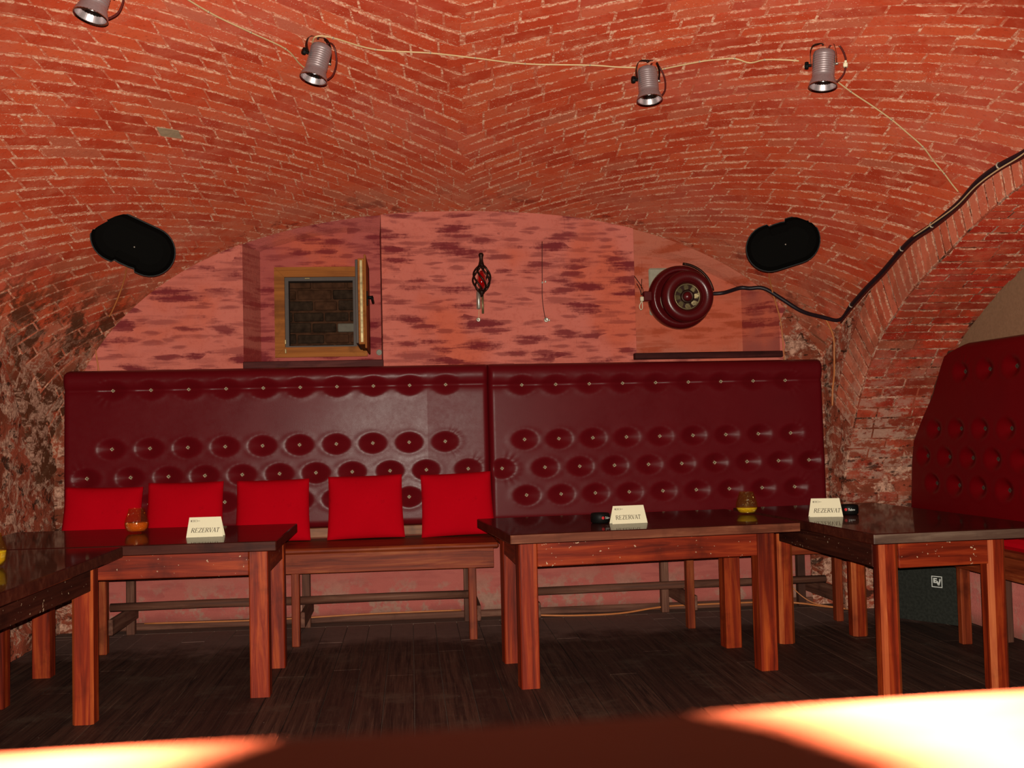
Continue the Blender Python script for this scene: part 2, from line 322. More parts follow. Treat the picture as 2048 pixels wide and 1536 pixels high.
# ------------------------------------------------------------------ mesh helpers
class MB:
    def __init__(s): s.v = []; s.f = []; s.mi = []; s.sm = []
    def add(s, vs, fs, mi=0, smooth=False):
        o = len(s.v); s.v += [tuple(v) for v in vs]
        for i, f in enumerate(fs):
            s.f.append(tuple(o+k for k in f)); s.mi.append(mi if isinstance(mi, int) else mi[i]); s.sm.append(smooth)
    def box(s, x0, x1, y0, y1, z0, z1, b=0.0, mi=0, xf=None):
        if x1 < x0: x0, x1 = x1, x0
        if y1 < y0: y0, y1 = y1, y0
        if z1 < z0: z0, z1 = z1, z0
        bm = bmesh.new(); bmesh.ops.create_cube(bm, size=1)
        for v in bm.verts: v.co = Vector((x0+(v.co.x+.5)*(x1-x0), y0+(v.co.y+.5)*(y1-y0), z0+(v.co.z+.5)*(z1-z0)))
        if b > 0: bmesh.ops.bevel(bm, geom=bm.edges[:], offset=b, segments=1, affect='EDGES', profile=0.5)
        s.bm(bm, mi, xf)
    def bm(s, bm, mi=0, xf=None, smooth=False):
        bm.verts.index_update()
        vs = [(xf @ v.co if xf else v.co) for v in bm.verts]
        s.add(vs, [tuple(v.index for v in f.verts) for f in bm.faces], mi, smooth); bm.free()
    def tube(s, pts, r, seg=8, mi=0, cap=True, radii=None):
        pts = [Vector(p) for p in pts]; n = len(pts); vs = []; fs = []
        t0 = (pts[1]-pts[0]).normalized(); a = t0.orthogonal().normalized()
        for i, p in enumerate(pts):
            tg = (pts[min(i+1, n-1)]-pts[max(i-1, 0)])
            tg = tg.normalized() if tg.length > 1e-9 else t0
            a = (a - tg*a.dot(tg)); a = a.normalized() if a.length > 1e-6 else tg.orthogonal().normalized()
            b = tg.cross(a); rr = radii[i] if radii else r
            for k in range(seg):
                th = 2*math.pi*k/seg; vs.append(p + a*math.cos(th)*rr + b*math.sin(th)*rr)
        for i in range(n-1):
            for k in range(seg):
                fs.append((i*seg+k, i*seg+(k+1) % seg, (i+1)*seg+(k+1) % seg, (i+1)*seg+k))
        if cap: fs.append(tuple(range(seg-1, -1, -1))); fs.append(tuple((n-1)*seg+k for k in range(seg)))
        s.add(vs, fs, mi, True)
    def lathe(s, prof, seg=24, mi=0, xf=None, smooth=True, closed=False):
        vs = []; fs = []; n = len(prof)
        for (r, z) in prof:
            for k in range(seg):
                th = 2*math.pi*k/seg; v = Vector((r*math.cos(th), r*math.sin(th), z)); vs.append(xf @ v if xf else v)
        for i in range(n-1):
            for k in range(seg):
                fs.append((i*seg+k, i*seg+(k+1) % seg, (i+1)*seg+(k+1) % seg, (i+1)*seg+k))
        if not closed:
            if prof[0][0] > 1e-5: fs.append(tuple(range(seg-1, -1, -1)))
            if prof[-1][0] > 1e-5: fs.append(tuple((n-1)*seg+k for k in range(seg)))
        s.add(vs, fs, mi, smooth)
    def build(s, name, mats, parent=None):
        me = bpy.data.meshes.new(name); me.from_pydata(s.v, [], s.f)
        for m in (mats if isinstance(mats, (list, tuple)) else [mats]): me.materials.append(m)
        if s.f:
            me.polygons.foreach_set('material_index', s.mi); me.polygons.foreach_set('use_smooth', s.sm)
        me.validate(); me.update()
        return link(name, me, parent)

def link(name, me, parent=None, loc=None, rotz=None):
    o = bpy.data.objects.new(name, me); COL.objects.link(o)
    if parent: o.parent = parent
    if loc is not None: o.location = loc
    if rotz is not None: o.rotation_euler = (0, 0, rotz)
    return o
def thing(name, label, cat, loc=(0, 0, 0), rotz=0.0, group=None):
    o = link(name, None, None, loc, rotz); o.empty_display_size = 0.1
    return tag(o, label, cat, group)
def tag(o, label, cat, group=None):
    o['label'] = label; o['category'] = cat
    if group: o['group'] = group
    return o
def struct(o): o['kind'] = 'structure'; return o
def copy_tree(src):
    c = src.copy(); COL.objects.link(c)
    for ch in src.children:
        d = copy_tree(ch); d.parent = c; d.matrix_parent_inverse = ch.matrix_parent_inverse
    return c
def smooth_path(pts, n=6):
    pts = [Vector(p) for p in pts]; out = []
    for i in range(len(pts)-1):
        p0 = pts[max(i-1, 0)]; p1 = pts[i]; p2 = pts[i+1]; p3 = pts[min(i+2, len(pts)-1)]
        for k in range(n):
            t = k/n
            out.append(0.5*((2*p1) + (p2-p0)*t + (2*p0-5*p1+4*p2-p3)*t*t + (3*p1-p0-3*p2+p3)*t**3))
    out.append(pts[-1]); return out

# ------------------------------------------------------------------ the vault
VP = (0.3624, 3.2106, 0.5267, 2.5353, 3.2584, 7.0489, 2.2807, 1.3422, 0.3535)
YW = 6.88; XL, XR = -2.2, 2.75; XC = 0.385
def zv(x, y):
    xc, yc, z0, h, a, b, n, m, q = VP
    return z0 + h*np.maximum(1 - (np.abs(np.asarray(x)-xc)/a)**n - (np.abs(np.asarray(y)-yc)/b)**m, 1e-4)**q
def nv(x, y):                     # normal pointing down into the room
    e = 1e-3; gx = (zv(x+e, y)-zv(x-e, y))/(2*e); gy = (zv(x, y+e)-zv(x, y-e))/(2*e)
    n = np.stack([gx, gy, -np.ones_like(gx)], -1)
    return n/np.linalg.norm(n, axis=-1, keepdims=True)
xs = np.concatenate([np.linspace(XL-.05, -1.6, 30), np.linspace(-1.55, 2.2, 60), np.linspace(2.22, XR+.02, 26)])
ys = np.linspace(2.2, YW+.01, 90)
gx, gy = np.meshgrid(xs, ys); gz = zv(gx, gy)
mb = MB(); nx = len(xs); ny = len(ys)
vs = np.stack([gx, gy, gz], -1).reshape(-1, 3)
mb.add(vs.tolist(), [(j*nx+i, j*nx+i+1, (j+1)*nx+i+1, (j+1)*nx+i) for j in range(ny-1) for i in range(nx-1)], 0, True)
top = vs.copy(); top[:, 2] += 0.12
mb.add(top.tolist(), [(j*nx+i, (j+1)*nx+i, (j+1)*nx+i+1, j*nx+i+1) for j in range(ny-1) for i in range(nx-1)], 0, True)
ceiling = struct(mb.build('ceiling', M['mortar']))

def brick_verts(P, N, inset=0.0045, h=0.008):
    """P: (k,2,3) rows along the length, 2 across the height; N normals. returns verts, faces, uv per vert"""
    k = len(P); V = []; UV = []
    L = np.linalg.norm(P[-1, 0]-P[0, 0])+1e-6; Hh = np.linalg.norm(P[0, 1]-P[0, 0])+1e-6
    for i in range(k):
        for j in range(2): V.append(P[i, j]-N[i, j]*0.006); UV.append((i/(k-1), j))
    for i in range(k):
        for j in range(2):
            ac = (P[i, 1-j]-P[i, j]); ac = ac/np.linalg.norm(ac)
            q = P[i, j]+ac*inset
            if i in (0, k-1):
                al = P[1, j]-P[0, j] if i == 0 else P[-2, j]-P[-1, j]
                q = q + al/np.linalg.norm(al)*inset
            V.append(q+N[i, j]*h)
            u = i/(k-1); u = min(max(u, inset/L), 1-inset/L); v = inset/Hh if j == 0 else 1-inset/Hh
            UV.append((u, v))
    o = 2*k; F = []
    for i in range(k-1):
        F.append((o+2*i, o+2*i+1, o+2*i+3, o+2*i+2))
        F.append((2*i, o+2*i, o+2*i+2, 2*i+2)); F.append((2*i+1, 2*i+3, o+2*i+3, o+2*i+1))
    F.append((0, 1, o+1, o)); F.append((2*k-2, o+2*k-2, o+2*k-1, 2*k-1))
    return np.array(V), F, UV
def mesh_from_bricks(name, items, mat):
    V = []; F = []; UV = []; R = []
    for (v, f, uv, rnd) in items:
        b = len(V); V += v.tolist(); UV += uv; R += [rnd]*len(v); F += [tuple(b+i for i in q) for q in f]
    me = bpy.data.meshes.new(name); me.from_pydata(V, [], F); me.materials.append(mat)
    ul = me.uv_layers.new(name='UVMap'); li = np.zeros(len(me.loops), int); me.loops.foreach_get('vertex_index', li)
    ul.data.foreach_set('uv', np.array(UV)[li].astype(np.float32).ravel())
    a = me.attributes.new('rnd', 'FLOAT', 'POINT'); a.data.foreach_set('value', np.array(R, np.float32))
    me.update(); return me
def img_size(c, n):               # how large a piece shows in the photograph (0 outside the frame)
    d = Vector(c)-Vector((0, 0, CAM_Z)); z = d.dot(_fw)
    if z < 0.3: return 0
    u = 1024+F_PX*d.dot(_cx)/z; v = 768-F_PX*d.dot(_cy)/z
    if not (-20 < u < 2068 and -10 < v < 1546): return 0
    return max(0.0, -Vector(n).dot(d.normalized()))/z**2
def place_bricks(items, parent, mat, most=300):
    sc = sorted(((img_size(it[4], it[5]), i) for i, it in enumerate(items)), reverse=True)
    rest = []
    for rank, (s_, i) in enumerate(sc):
        if rank < most and s_ > 0: link('brick', mesh_from_bricks('brick', [items[i][:4]], mat), parent)
        else: rest.append(items[i][:4])
    if rest:
        o = link('brickwork', mesh_from_bricks('brickwork', rest, mat), parent); o['kind'] = 'stuff'

PITCH_B, BL = 0.0745, 0.262
# swallow-tail bond: courses fan out from the corners of the bay and meet along the crease
def course(side, yk, D):
    if side < 0:
        t0 = np.interp(yk, [4.5, 5.5, 6.3, 7.0], [.60, .85, 1.08, 1.12]); t1 = 1.20; w = .8
    else:
        t0 = np.interp(yk, [4.5, 5.0, 5.8, 6.3, 7.0], [.46, .56, .92, 1.05, 1.08]); t1 = np.interp(yk, [4.5, 5.5, 6.5, 7.5], [.70, .74, .80, .90]); w = 1.5
    q = np.minimum(D, w)
    return yk - (t0*D + (t1-t0)*np.where(D < w, q*q/(2*w), D-w/2))
def cpos(side, yk, D):
    y = course(side, yk, D); x = XC + CRX*(np.minimum(yk, YW)-YW) + side*D
    return x, y
CRX = .06
items = []
for side in (-1, 1):
    yk = 3.0 if side < 0 else 3.03
    DD = np.linspace(0, 2.7, 541)
    while yk < 10.2:
        # step to the next course so that the spacing square to it stays one brick
        x_, y_ = cpos(side, yk, DD); ok = (y_ < YW) & (x_ > XL) & (x_ < XR)
        if not ok.any(): break
        k0 = np.where(ok)[0]; kr = k0[min(len(k0)-2, max(0, int(len(k0)*.42)))]
        def P3(y0, D): 
            a, b = cpos(side, y0, D); return np.array([float(a), float(b), float(zv(a, min(float(b), YW)))])
        D0 = DD[kr]; p = P3(yk, D0); tg = P3(yk, D0+.02)-p; tg /= np.linalg.norm(tg); v_ = P3(yk+.02, D0)-p
        sp = np.linalg.norm(v_-tg*v_.dot(tg))/.02
        dy = PITCH_B/max(sp, .3); yk0, yk1 = yk+.0032/max(sp, .3), yk+dy-.0032/max(sp, .3); yk += dy
        x_, y_ = cpos(side, (yk0+yk1)/2, DD); ok = (y_ < YW-.012) & (x_ > XL) & (x_ < XR) & (y_ > 2.3)
        if ok.sum() < 18: continue
        dmin, dmax = DD[ok][0], DD[ok][-1]
        if dmin < .01: dmin = -rng.uniform(-.02, .07)
        D = np.linspace(dmin, dmax, 300); X, Yc = cpos(side, (yk0+yk1)/2, D)
        S = np.concatenate([[0], np.cumsum(np.sqrt(np.diff(X)**2+np.diff(Yc)**2+np.diff(zv(X, Yc))**2))])
        s = rng.uniform(-0.2, 0.0); wob = rng.uniform(-0.005, 0.005)
        while s < S[-1]:
            L = BL*rng.uniform(0.80, 1.25) if rng.random() > 0.16 else BL*0.55
            a, b = max(s, 0)+0.0036, min(s+L, S[-1])-0.0036; s += L
            if b-a < 0.05: continue
            k = 3 if b-a > 0.12 else 2
            dd = np.interp(np.linspace(a, b, k), S, D)
            P = np.zeros((k, 2, 3)); jit = rng.uniform(-0.0035, 0.0035, 4)
            for j, y0 in enumerate((yk0, yk1)):
                x, y = cpos(side, y0, dd); y = y + wob + np.linspace(jit[j], jit[j+2], k)
                P[:, j, 0] = np.clip(x, XL+.002, XR-.002); P[:, j, 1] = np.minimum(y, YW-0.004); P[:, j, 2] = zv(P[:, j, 0], P[:, j, 1])
            if side > 0: P = P[:, ::-1]
            N = nv(P[..., 0], P[..., 1])
            if P[..., 2].min() < 0.75: continue
            if np.linalg.norm(P[0, 1]-P[0, 0]) < 0.02 or np.linalg.norm(P[-1, 1]-P[-1, 0]) < 0.02: continue
            v, f, uv = brick_verts(P, N, 0.0045, 0.004+rng.uniform(-0.0025, 0.0035))
            items.append((v, f, uv, rng.random(), P.mean((0, 1)), N.mean((0, 1))))
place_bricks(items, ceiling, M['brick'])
chip = min((o for o in ceiling.children if o.name.startswith('brick') and len(o.data.polygons) < 9), key=lambda o: (Vector(sum((v.co for v in o.data.vertices), Vector()))/len(o.data.vertices)-Vector((-1.075, 5.284, 2.707))).length)
chip.data.materials[0] = plain('bare_pale_brick', (.52, .36, .22), .85, 0, .1, .2, 30); chip['label'] = 'bare pale beige brick'

# ------------------------------------------------------------------ floor
mb = MB(); mb.box(-2.6, 4.6, -1.2, 7.6, -0.20, -0.012, 0); floor = struct(mb.build('floor', M['concrete']))
mb = MB(); mb.box(-2.6, 4.6, 6.74, 7.6, -0.012, 0.0, 0); mb.build('stone_ledge', M['concrete'], floor)
x = -2.3; W = 0.135
while x < 3.35:
    y = 2.55+rng.uniform(0, 1.6); cuts = [2.5, y]
    while y < 6.75: y += rng.uniform(2.4, 3.6); cuts.append(min(y, 6.74))
    for a, b in zip(cuts[:-1], cuts[1:]):
        if b-a < 0.05: continue
        mb = MB(); mb.box(x+0.0016, x+W-0.0016, a+0.0015, b-0.0015, -0.012, rng.uniform(-0.0016, 0.0), 0.0018)
        o = mb.build('floorboard', M['boards'], floor)
        at = o.data.attributes.new('rnd', 'FLOAT', 'POINT'); at.data.foreach_set('value', np.full(len(o.data.vertices), rng.random(), np.float32))
    x += W
# ------------------------------------------------------------------ back wall with its two niches
NL = (-1.045, -0.165, -0.965, -0.180)      # left niche: outer left/right at the wall face, inner left/right at its back
NR = (1.49, 2.462, 1.52, 2.278)
SILL = 1.645; NB = 7.10
mb = MB()
mb.box(-2.3, 3.4, YW, YW+0.20, -0.01, SILL, 0)
mb.box(-2.3, NL[0], YW, YW+0.6, SILL, 3.0, 0); mb.box(NL[1], NR[0], YW, YW+0.6, SILL, 3.0, 0); mb.box(NR[1], 3.4, YW, YW+0.6, SILL, 3.0, 0)
wall_back = struct(mb.build('wall_back', M['plaster']))
def ztop(pts, x): return float(np.interp(x, [p[0] for p in pts], [p[1] for p in pts]))
LT = [(-0.98, 2.395), (-0.90, 2.425), (-0.648, 2.495), (-0.457, 2.524), (-0.30, 2.528), (-0.18, 2.512)]
RT = [(1.52, 2.358), (1.66, 2.350), (1.823, 2.319), (2.065, 2.228), (2.272, 2.128), (2.42, 2.05), (2.55, 1.96)]
def niche(name, n, tp, mat, hole=None):
    x0, x1, u0, u1 = n; mb = MB(); K = 14
    def front(x): return min(float(zv(x, YW))+0.03, 3.0)
    # splayed reveals
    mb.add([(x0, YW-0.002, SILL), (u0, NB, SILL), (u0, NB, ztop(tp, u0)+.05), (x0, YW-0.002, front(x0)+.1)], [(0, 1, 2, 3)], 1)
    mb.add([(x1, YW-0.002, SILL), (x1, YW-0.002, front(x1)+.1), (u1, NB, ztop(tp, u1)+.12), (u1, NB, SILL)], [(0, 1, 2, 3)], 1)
    # soffit curving from the vault edge down to the back panel
    rows = []
    for i in range(K+1):
        t_ = i/K; xa = x0+(x1-x0)*t_; xb = u0+(u1-u0)*t_
        zb_ = ztop(tp, xb); zf_ = max(front(xa), zb_-0.05)
        rows.append([(xa, YW-0.03, zf_+0.015), (xa+(xb-xa)*.25, YW+0.05, zf_*.80+zb_*.20-0.012), (xa+(xb-xa)*.6, YW+0.13, zf_*.4+zb_*.6-0.012), (xb, NB+0.004, zb_)])
    for i in range(K):
        for j in range(3): mb.add([rows[i][j], rows[i+1][j], rows[i+1][j+1], rows[i][j+1]], [(0, 1, 2, 3)], 0, True)
    # back panel, with the window opening left open
    def panel(a, b, z0, z1):
        xsn = np.linspace(a, b, 8)
        for p_, q_ in zip(xsn[:-1], xsn[1:]):
            za = ztop(tp, p_)+.06 if z1 is None else z1; zb_ = ztop(tp, q_)+.06 if z1 is None else z1
            mb.add([(p_, NB, z0), (q_, NB, z0), (q_, NB, zb_), (p_, NB, za), (p_, NB+.12, z0), (q_, NB+.12, z0), (q_, NB+.12, zb_), (p_, NB+.12, za)],
                   [(0, 1, 2, 3), (5, 4, 7, 6), (3, 2, 6, 7), (0, 4, 5, 1)] + ([(4, 0, 3, 7)] if p_ == a else []) + ([(1, 5, 6, 2)] if q_ == b else []))
    if hole:
        hx0, hx1, hz0, hz1 = hole
        panel(u0-.02, hx0, SILL, None); panel(hx1, u1+.02, SILL, None); panel(hx0, hx1, SILL, hz0); panel(hx0, hx1, hz1, None)
    else: panel(u0-.02, u1+.02, SILL, None)
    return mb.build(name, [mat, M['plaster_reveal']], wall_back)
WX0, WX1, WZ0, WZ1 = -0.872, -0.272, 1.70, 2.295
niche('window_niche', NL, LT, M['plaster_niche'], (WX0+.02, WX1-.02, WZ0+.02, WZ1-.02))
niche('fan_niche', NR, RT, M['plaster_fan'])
mb = MB(); mb.box(NL[0]-.003, NL[1]+.002, YW-0.012, NB, SILL-0.03, SILL+0.018, 0.004); mb.build('niche_ledge', wood('ledge_wood', 0, (0.045, 0.008, 0.008), (0.085, 0.016, 0.014), (0.14, 0.035, 0.028), rough=0.6, spec=.12), wall_back)
mb = MB(); mb.box(NR[0]-.022, NR[1]+.002, YW-0.05, NB, SILL-0.012, SILL+0.030, 0.004); mb.build('niche_ledge', wood('ledge_wood_dark', 0, (0.025, 0.004, 0.004), (0.045, 0.008, 0.007), (0.075, 0.015, 0.013), rough=0.6, spec=.1), wall_back)
mb = MB(); pr_ = [(2.50, 1.0), (2.47, 1.55), (2.50, 1.72), (2.46, 1.86), (2.52, 1.99), (2.62, 2.0), (2.80, 1.9), (2.80, 1.0)]
mb.add([(a, YW-.006, b) for a, b in pr_]+[(a, YW, b) for a, b in pr_], [tuple(range(8)), tuple(range(15, 7, -1))]+[(i, 8+i, 8+(i+1) % 8, (i+1) % 8) for i in range(8)]); mb.build('bare_patch', M['rubble'], wall_back)
mb = MB(); mb.box(2.62, 2.76, YW-.03, YW, 0, 1.02); mb.build('bare_patch', M['rubble'], wall_back)
mb = MB(); mb.box(-2.22, -2.0, YW-.012, YW, 0, 1.60); mb.build('bare_patch', M['rubble'], wall_back)
# skirting strip of old plaster at the foot of the wall
mb = MB(); mb.box(-2.1, 2.75, YW-0.02, YW, 0.0, 0.045, 0.006); struct(mb.build('baseboard_back', M['old_x']))
# window: oak frame, grey rebate, sash swung open towards the room
win = struct(link('window_1', None)); win.empty_display_size = 0.1
fw_ = 0.066; yF0, yF1 = NB-0.03, NB+0.05
def mitre(name, pts):
    vs = [(p[0], yF0, p[1]) for p in pts]+[(p[0], yF1, p[1]) for p in pts]
    mb = MB(); mb.add(vs, [(0, 1, 2, 3), (7, 6, 5, 4)]+[(i, i+4, (i+1) % 4+4, (i+1) % 4) for i in range(4)]); return mb.build(name, M['frame_wood'], win)
g_ = 0.0008
for nm, q in (('top_rail', [(WX0, WZ1), (WX0+fw_, WZ1-fw_), (WX1-fw_, WZ1-fw_), (WX1, WZ1)]), ('bottom_rail', [(WX0, WZ0), (WX1, WZ0), (WX1-fw_, WZ0+fw_), (WX0+fw_, WZ0+fw_)]),
              ('side_rail', [(WX0, WZ0+g_), (WX0+fw_, WZ0+fw_+g_), (WX0+fw_, WZ1-fw_-g_), (WX0, WZ1-g_)]), ('side_rail', [(WX1, WZ0+g_), (WX1, WZ1-g_), (WX1-fw_, WZ1-fw_-g_), (WX1-fw_, WZ0+fw_+g_)])):
    mitre(nm, q[::-1] if nm in ('top_rail',) else q)
rb = 0.024; a0, a1, b0, b1 = WX0+fw_, WX1-fw_, WZ0+fw_, WZ1-fw_
mb = MB(); mb.box(a0, a0+rb, NB-.01, NB+.07, b0, b1); mb.box(a1-rb, a1, NB-.01, NB+.07, b0, b1); mb.box(a0+rb, a1-rb, NB-.01, NB+.07, b1-rb, b1); mb.box(a0+rb, a1-rb, NB-.01, NB+.07, b0, b0+rb*.4)
mb.build('rebate', M['grey_rebate'], win)
mb = MB(); mb.box(a0+.13, a0+.165, NB-.018, NB-.010, b1-.012, b1-.004, .002); mb.box(a0-.002, a0+.008, NB-.036, NB-.028, b0+.02, b0+.05, .002); mb.box(a0-.002, a0+.008, NB-.036, NB-.028, b0-.04, b0-.01, .002); mb.build('catch_plate', M['brass'], win)
sx = -0.283; sy0, sy1 = 6.50, 7.055; sz0, sz1 = 1.733, 2.257
sash = MB()
for bx in ((sy0, sy0+.055, sz0, sz1), (sy1-.055, sy1, sz0, sz1), (sy0+.055, sy1-.055, sz0, sz0+.055), (sy0+.055, sy1-.055, sz1-.055, sz1)):
    sash.box(sx-.018, sx+.020, *bx, .003)
sash = sash.build('sash', M['frame_wood'], win)
mb = MB(); mb.box(sx+.020, sx+.032, sy0-.012, sy1, sz0-.025, sz1+.022, .003); mb.build('sash_lip', wood('sash_lip_wood', 2, (0.20, 0.055, 0.012), (0.32, 0.10, 0.02), (0.42, 0.15, 0.03), rough=0.6, spec=.12), sash)
mb = MB(); mb.box(sx-.034, sx-.018, sy0+.004, sy1-.02, sz0+.006, sz1-.006, .003); mb.build('gasket', M['grey_rebate'], sash)
mb = MB(); mb.box(sx-.003, sx+.003, sy0+.05, sy1-.05, sz0+.05, sz1-.05); mb.build('pane', M['pane'], sash)
mb = MB(); mb.box(sx-.006, sx+.010, sy0-.006, sy0+.002, sz0+.012, sz1-.012, .001)
for z in (1.80, 1.83, 1.87, 1.92, 2.0, 2.1): mb.box(sx-.002, sx+.006, sy0-.009, sy0-.004, z, z+.010, .001)
mb.build('lock_strip', [M['brass']], sash)
mb = MB(); mb.box(sx+.032, sx+.040, sy0+.015, sy0+.045, 1.97, 2.06, .003); mb.tube([(sx+.036, sy0+.03, 2.02), (sx+.072, sy0+.03, 2.022)], .010, 10); mb.tube([(sx+.066, sy0+.03, 2.022), (sx+.066, sy0+.03, 2.01), (sx+.070, sy0+.08, 1.995)], .0085, 8); mb.build('handle', M['black'], sash)
# shaft behind the window, sooty bricks
shaft = MB(); shaft.box(-1.2, 0.05, 7.62, 7.7, 1.2, 2.9); shaft.box(-1.2, -1.16, 7.22, 7.7, 1.2, 2.9); shaft.box(0.01, 0.05, 7.22, 7.7, 1.2, 2.9); shaft.box(-1.2, .05, 7.22, 7.7, 1.2, 1.24)
shaft = struct(shaft.build('wall_shaft', M['dark_brick']))
z = 1.60; row = 0
while z < 2.5:
    x = -1.1 - (0.1 if row % 2 else 0)
    while x < -0.08:
        L = random.uniform(.16, .25)
        mb = MB(); h = .066
        pale = abs(z-1.935) < .04 and -0.52 < x+L*.5 < -0.22
        mb.box(x, x+L-.012, 7.60+random.uniform(-.012, .008), 7.63, z, z+h+random.uniform(-.006, .004), .006)
        mb.build('brick', M['shaft_pale'] if pale else (M['shaft_dark'] if random.random() < .6 else M['dark_brick']), shaft); x += L
    z += .078; row += 1

# ------------------------------------------------------------------ right wall: arch into the bench niche
AP = [(6.62, 0.0), (6.60, .70), (6.555, .92), (6.45, 1.10), (6.33, 1.30), (6.22, 1.45), (6.03, 1.645), (5.86, 1.755), (5.54, 1.917), (5.19, 2.04), (4.96, 2.12), (4.77, 2.175), (4.53, 2.23), (4.1, 2.305), (3.7, 2.335), (3.3, 2.32), (2.9, 2.25), (2.2, 2.05)]
AY = smooth_path([(0, a, b) for a, b in AP], 5); AY = np.array([(p.y, p.z) for p in AY])
AS = np.concatenate([[0], np.cumsum(np.linalg.norm(np.diff(AY, axis=0), axis=1))])
def ap(s): return np.array([np.interp(s, AS, AY[:, 0]), np.interp(s, AS, AY[:, 1])])
def an(s):
    d = ap(s+.02)-ap(s-.02); d /= np.linalg.norm(d); return np.array([d[1], -d[0]])*-1   # pointing into the opening
XN = 3.26
mb = MB()
for i in range(len(AY)-1):
    (ya, za), (yb, zb_) = AY[i], AY[i+1]
    mb.add([(XR, ya, za), (XR, yb, zb_), (XR, yb, 3.1), (XR, ya, 3.1)], [(0, 1, 2, 3)])
    mb.add([(XR, ya, za), (XN+.01, ya, za), (XN+.01, yb, zb_), (XR, yb, zb_)], [(0, 1, 2, 3)])
mb.add([(XR, 6.62, 0), (XR, 6.62, 3.1), (XR, 7.0, 3.1), (XR, 7.0, 0)], [(0, 1, 2, 3)])
wall_right = struct(mb.build('wall_right', M['rubble']))
mb = MB(); mb.box(XN, XN+.1, 2.2, 7.0, 0, 2.6); mb.build('niche_back', [M['plaster_grey']], wall_right)
mb = MB(); mb.box(XN-.004, XN, 2.4, 6.6, 0, .62, .001); mb.build('niche_dado', M['plaster'], wall_right)
items = []; ring = []
sgn = 1 if an(2.5)[1] < 0 else -1
s = 0.30; row = 0
smax = float(np.interp(2.9, AY[::-1, 0], AS[::-1]))
while s < smax:
    p0, p1 = ap(s+.005), ap(s+.0695); n0, n1 = an(s+.005)*sgn, an(s+.0695)*sgn
    x = XR+0.006 - (0.12 if row % 2 else 0.0)
    while x < XN:
        L = rng.uniform(.22, .275) if rng.random() > .3 else .125
        xa, xb = max(x, XR+.004), min(x+L-.008, XN-.002); x += L
        if xb-xa < .03: continue
        P = np.array([[(xa, *p0), (xa, *p1)], [(xb, *p0), (xb, *p1)]]); N = np.array([[(0, *n0), (0, *n1)]]*2)
        if rng.random() < .16 and p0[1] < 1.3: continue
        v, f, uv = brick_verts(P, N, .004, .005+rng.uniform(-.003, .004)); items.append((v, f, uv, rng.random(), P.mean((0, 1)), N.mean((0, 1))))
    if p0[1] > 1.15:
        # voussoir end on the bay-side face, reaching up to the vault
        m_ = ap(s+.037); nn = -an(s+.037)*sgn; Lr = .05
        while Lr < .30 and (m_+nn*Lr)[1] < float(zv(XR-.02, (m_+nn*Lr)[0]))-.0: Lr += .01
        q0, q1 = p0+(-n0)*(Lr), p1+(-n1)*(Lr)
        e0, e1 = p0+(-n0)*.004, p1+(-n1)*.004
        P = np.array([[(XR, *e0), (XR, *e1)], [(XR, *q0), (XR, *q1)]]); N = np.tile(np.array([-1., 0, 0]), (2, 2, 1))
        v, f, uv = brick_verts(P, N, .004, .006+rng.uniform(-.003, .004)); ring.append((v, f, uv, rng.random(), P.mean((0, 1)), N.mean((0, 1))))
    s += .0745; row += 1
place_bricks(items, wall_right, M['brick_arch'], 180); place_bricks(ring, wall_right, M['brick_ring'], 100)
# ------------------------------------------------------------------ left wall: rubble pier with the springing of the opposite arch
mb = MB(); K1, K2 = 60, 60
ysl = np.linspace(4.6, 7.0, K1); zsl = np.linspace(0, 3.0, K2); vv = []
for z_ in zsl:
    for y_ in ysl:
        o_ = noise.fractal(Vector((y_*4, z_*4, 1.3)), 1.0, 2.0, 4)*0.022*(1 if z_ < 1.5 else .35)
        vv.append((XL+o_+(.0 if z_ > .12 else .03), y_, z_))
mb.add(vv, [(j*K1+i, j*K1+i+1, (j+1)*K1+i+1, (j+1)*K1+i) for j in range(K2-1) for i in range(K1-1)], 0, True)
mb.box(XL-.25, XL-.06, 3.4, 7.0, 0, 3.0); 
wall_left = struct(mb.build('wall_left', M['rubble']))
ring = []; s = .9
while s < 2.3:
    m_ = ap(s+.037); p0, p1 = ap(s+.005), ap(s+.0695); n0, n1 = an(s+.005)*sgn, an(s+.0695)*sgn; nn = -an(s+.037)*sgn; Lr = .05
    while Lr < .30 and (m_+nn*Lr)[1] < float(zv(XL+.02, (m_+nn*Lr)[0])): Lr += .01
    P = np.array([[(XL+.008, *(p0-n0*(Lr-.01))), (XL+.008, *(p1-n1*(Lr-.01)))], [(XL+.008, *(p0+n0*.02)), (XL+.008, *(p1+n1*.02))]]); N = np.tile(np.array([1., 0, 0]), (2, 2, 1))
    v, f, uv = brick_verts(P, N, .006, .010+rng.uniform(-.004, .006)); ring.append((v, f, uv, rng.random(), P.mean((0, 1)), N.mean((0, 1)))); s += .0745
place_bricks(ring, wall_left, M['brick'], 60)
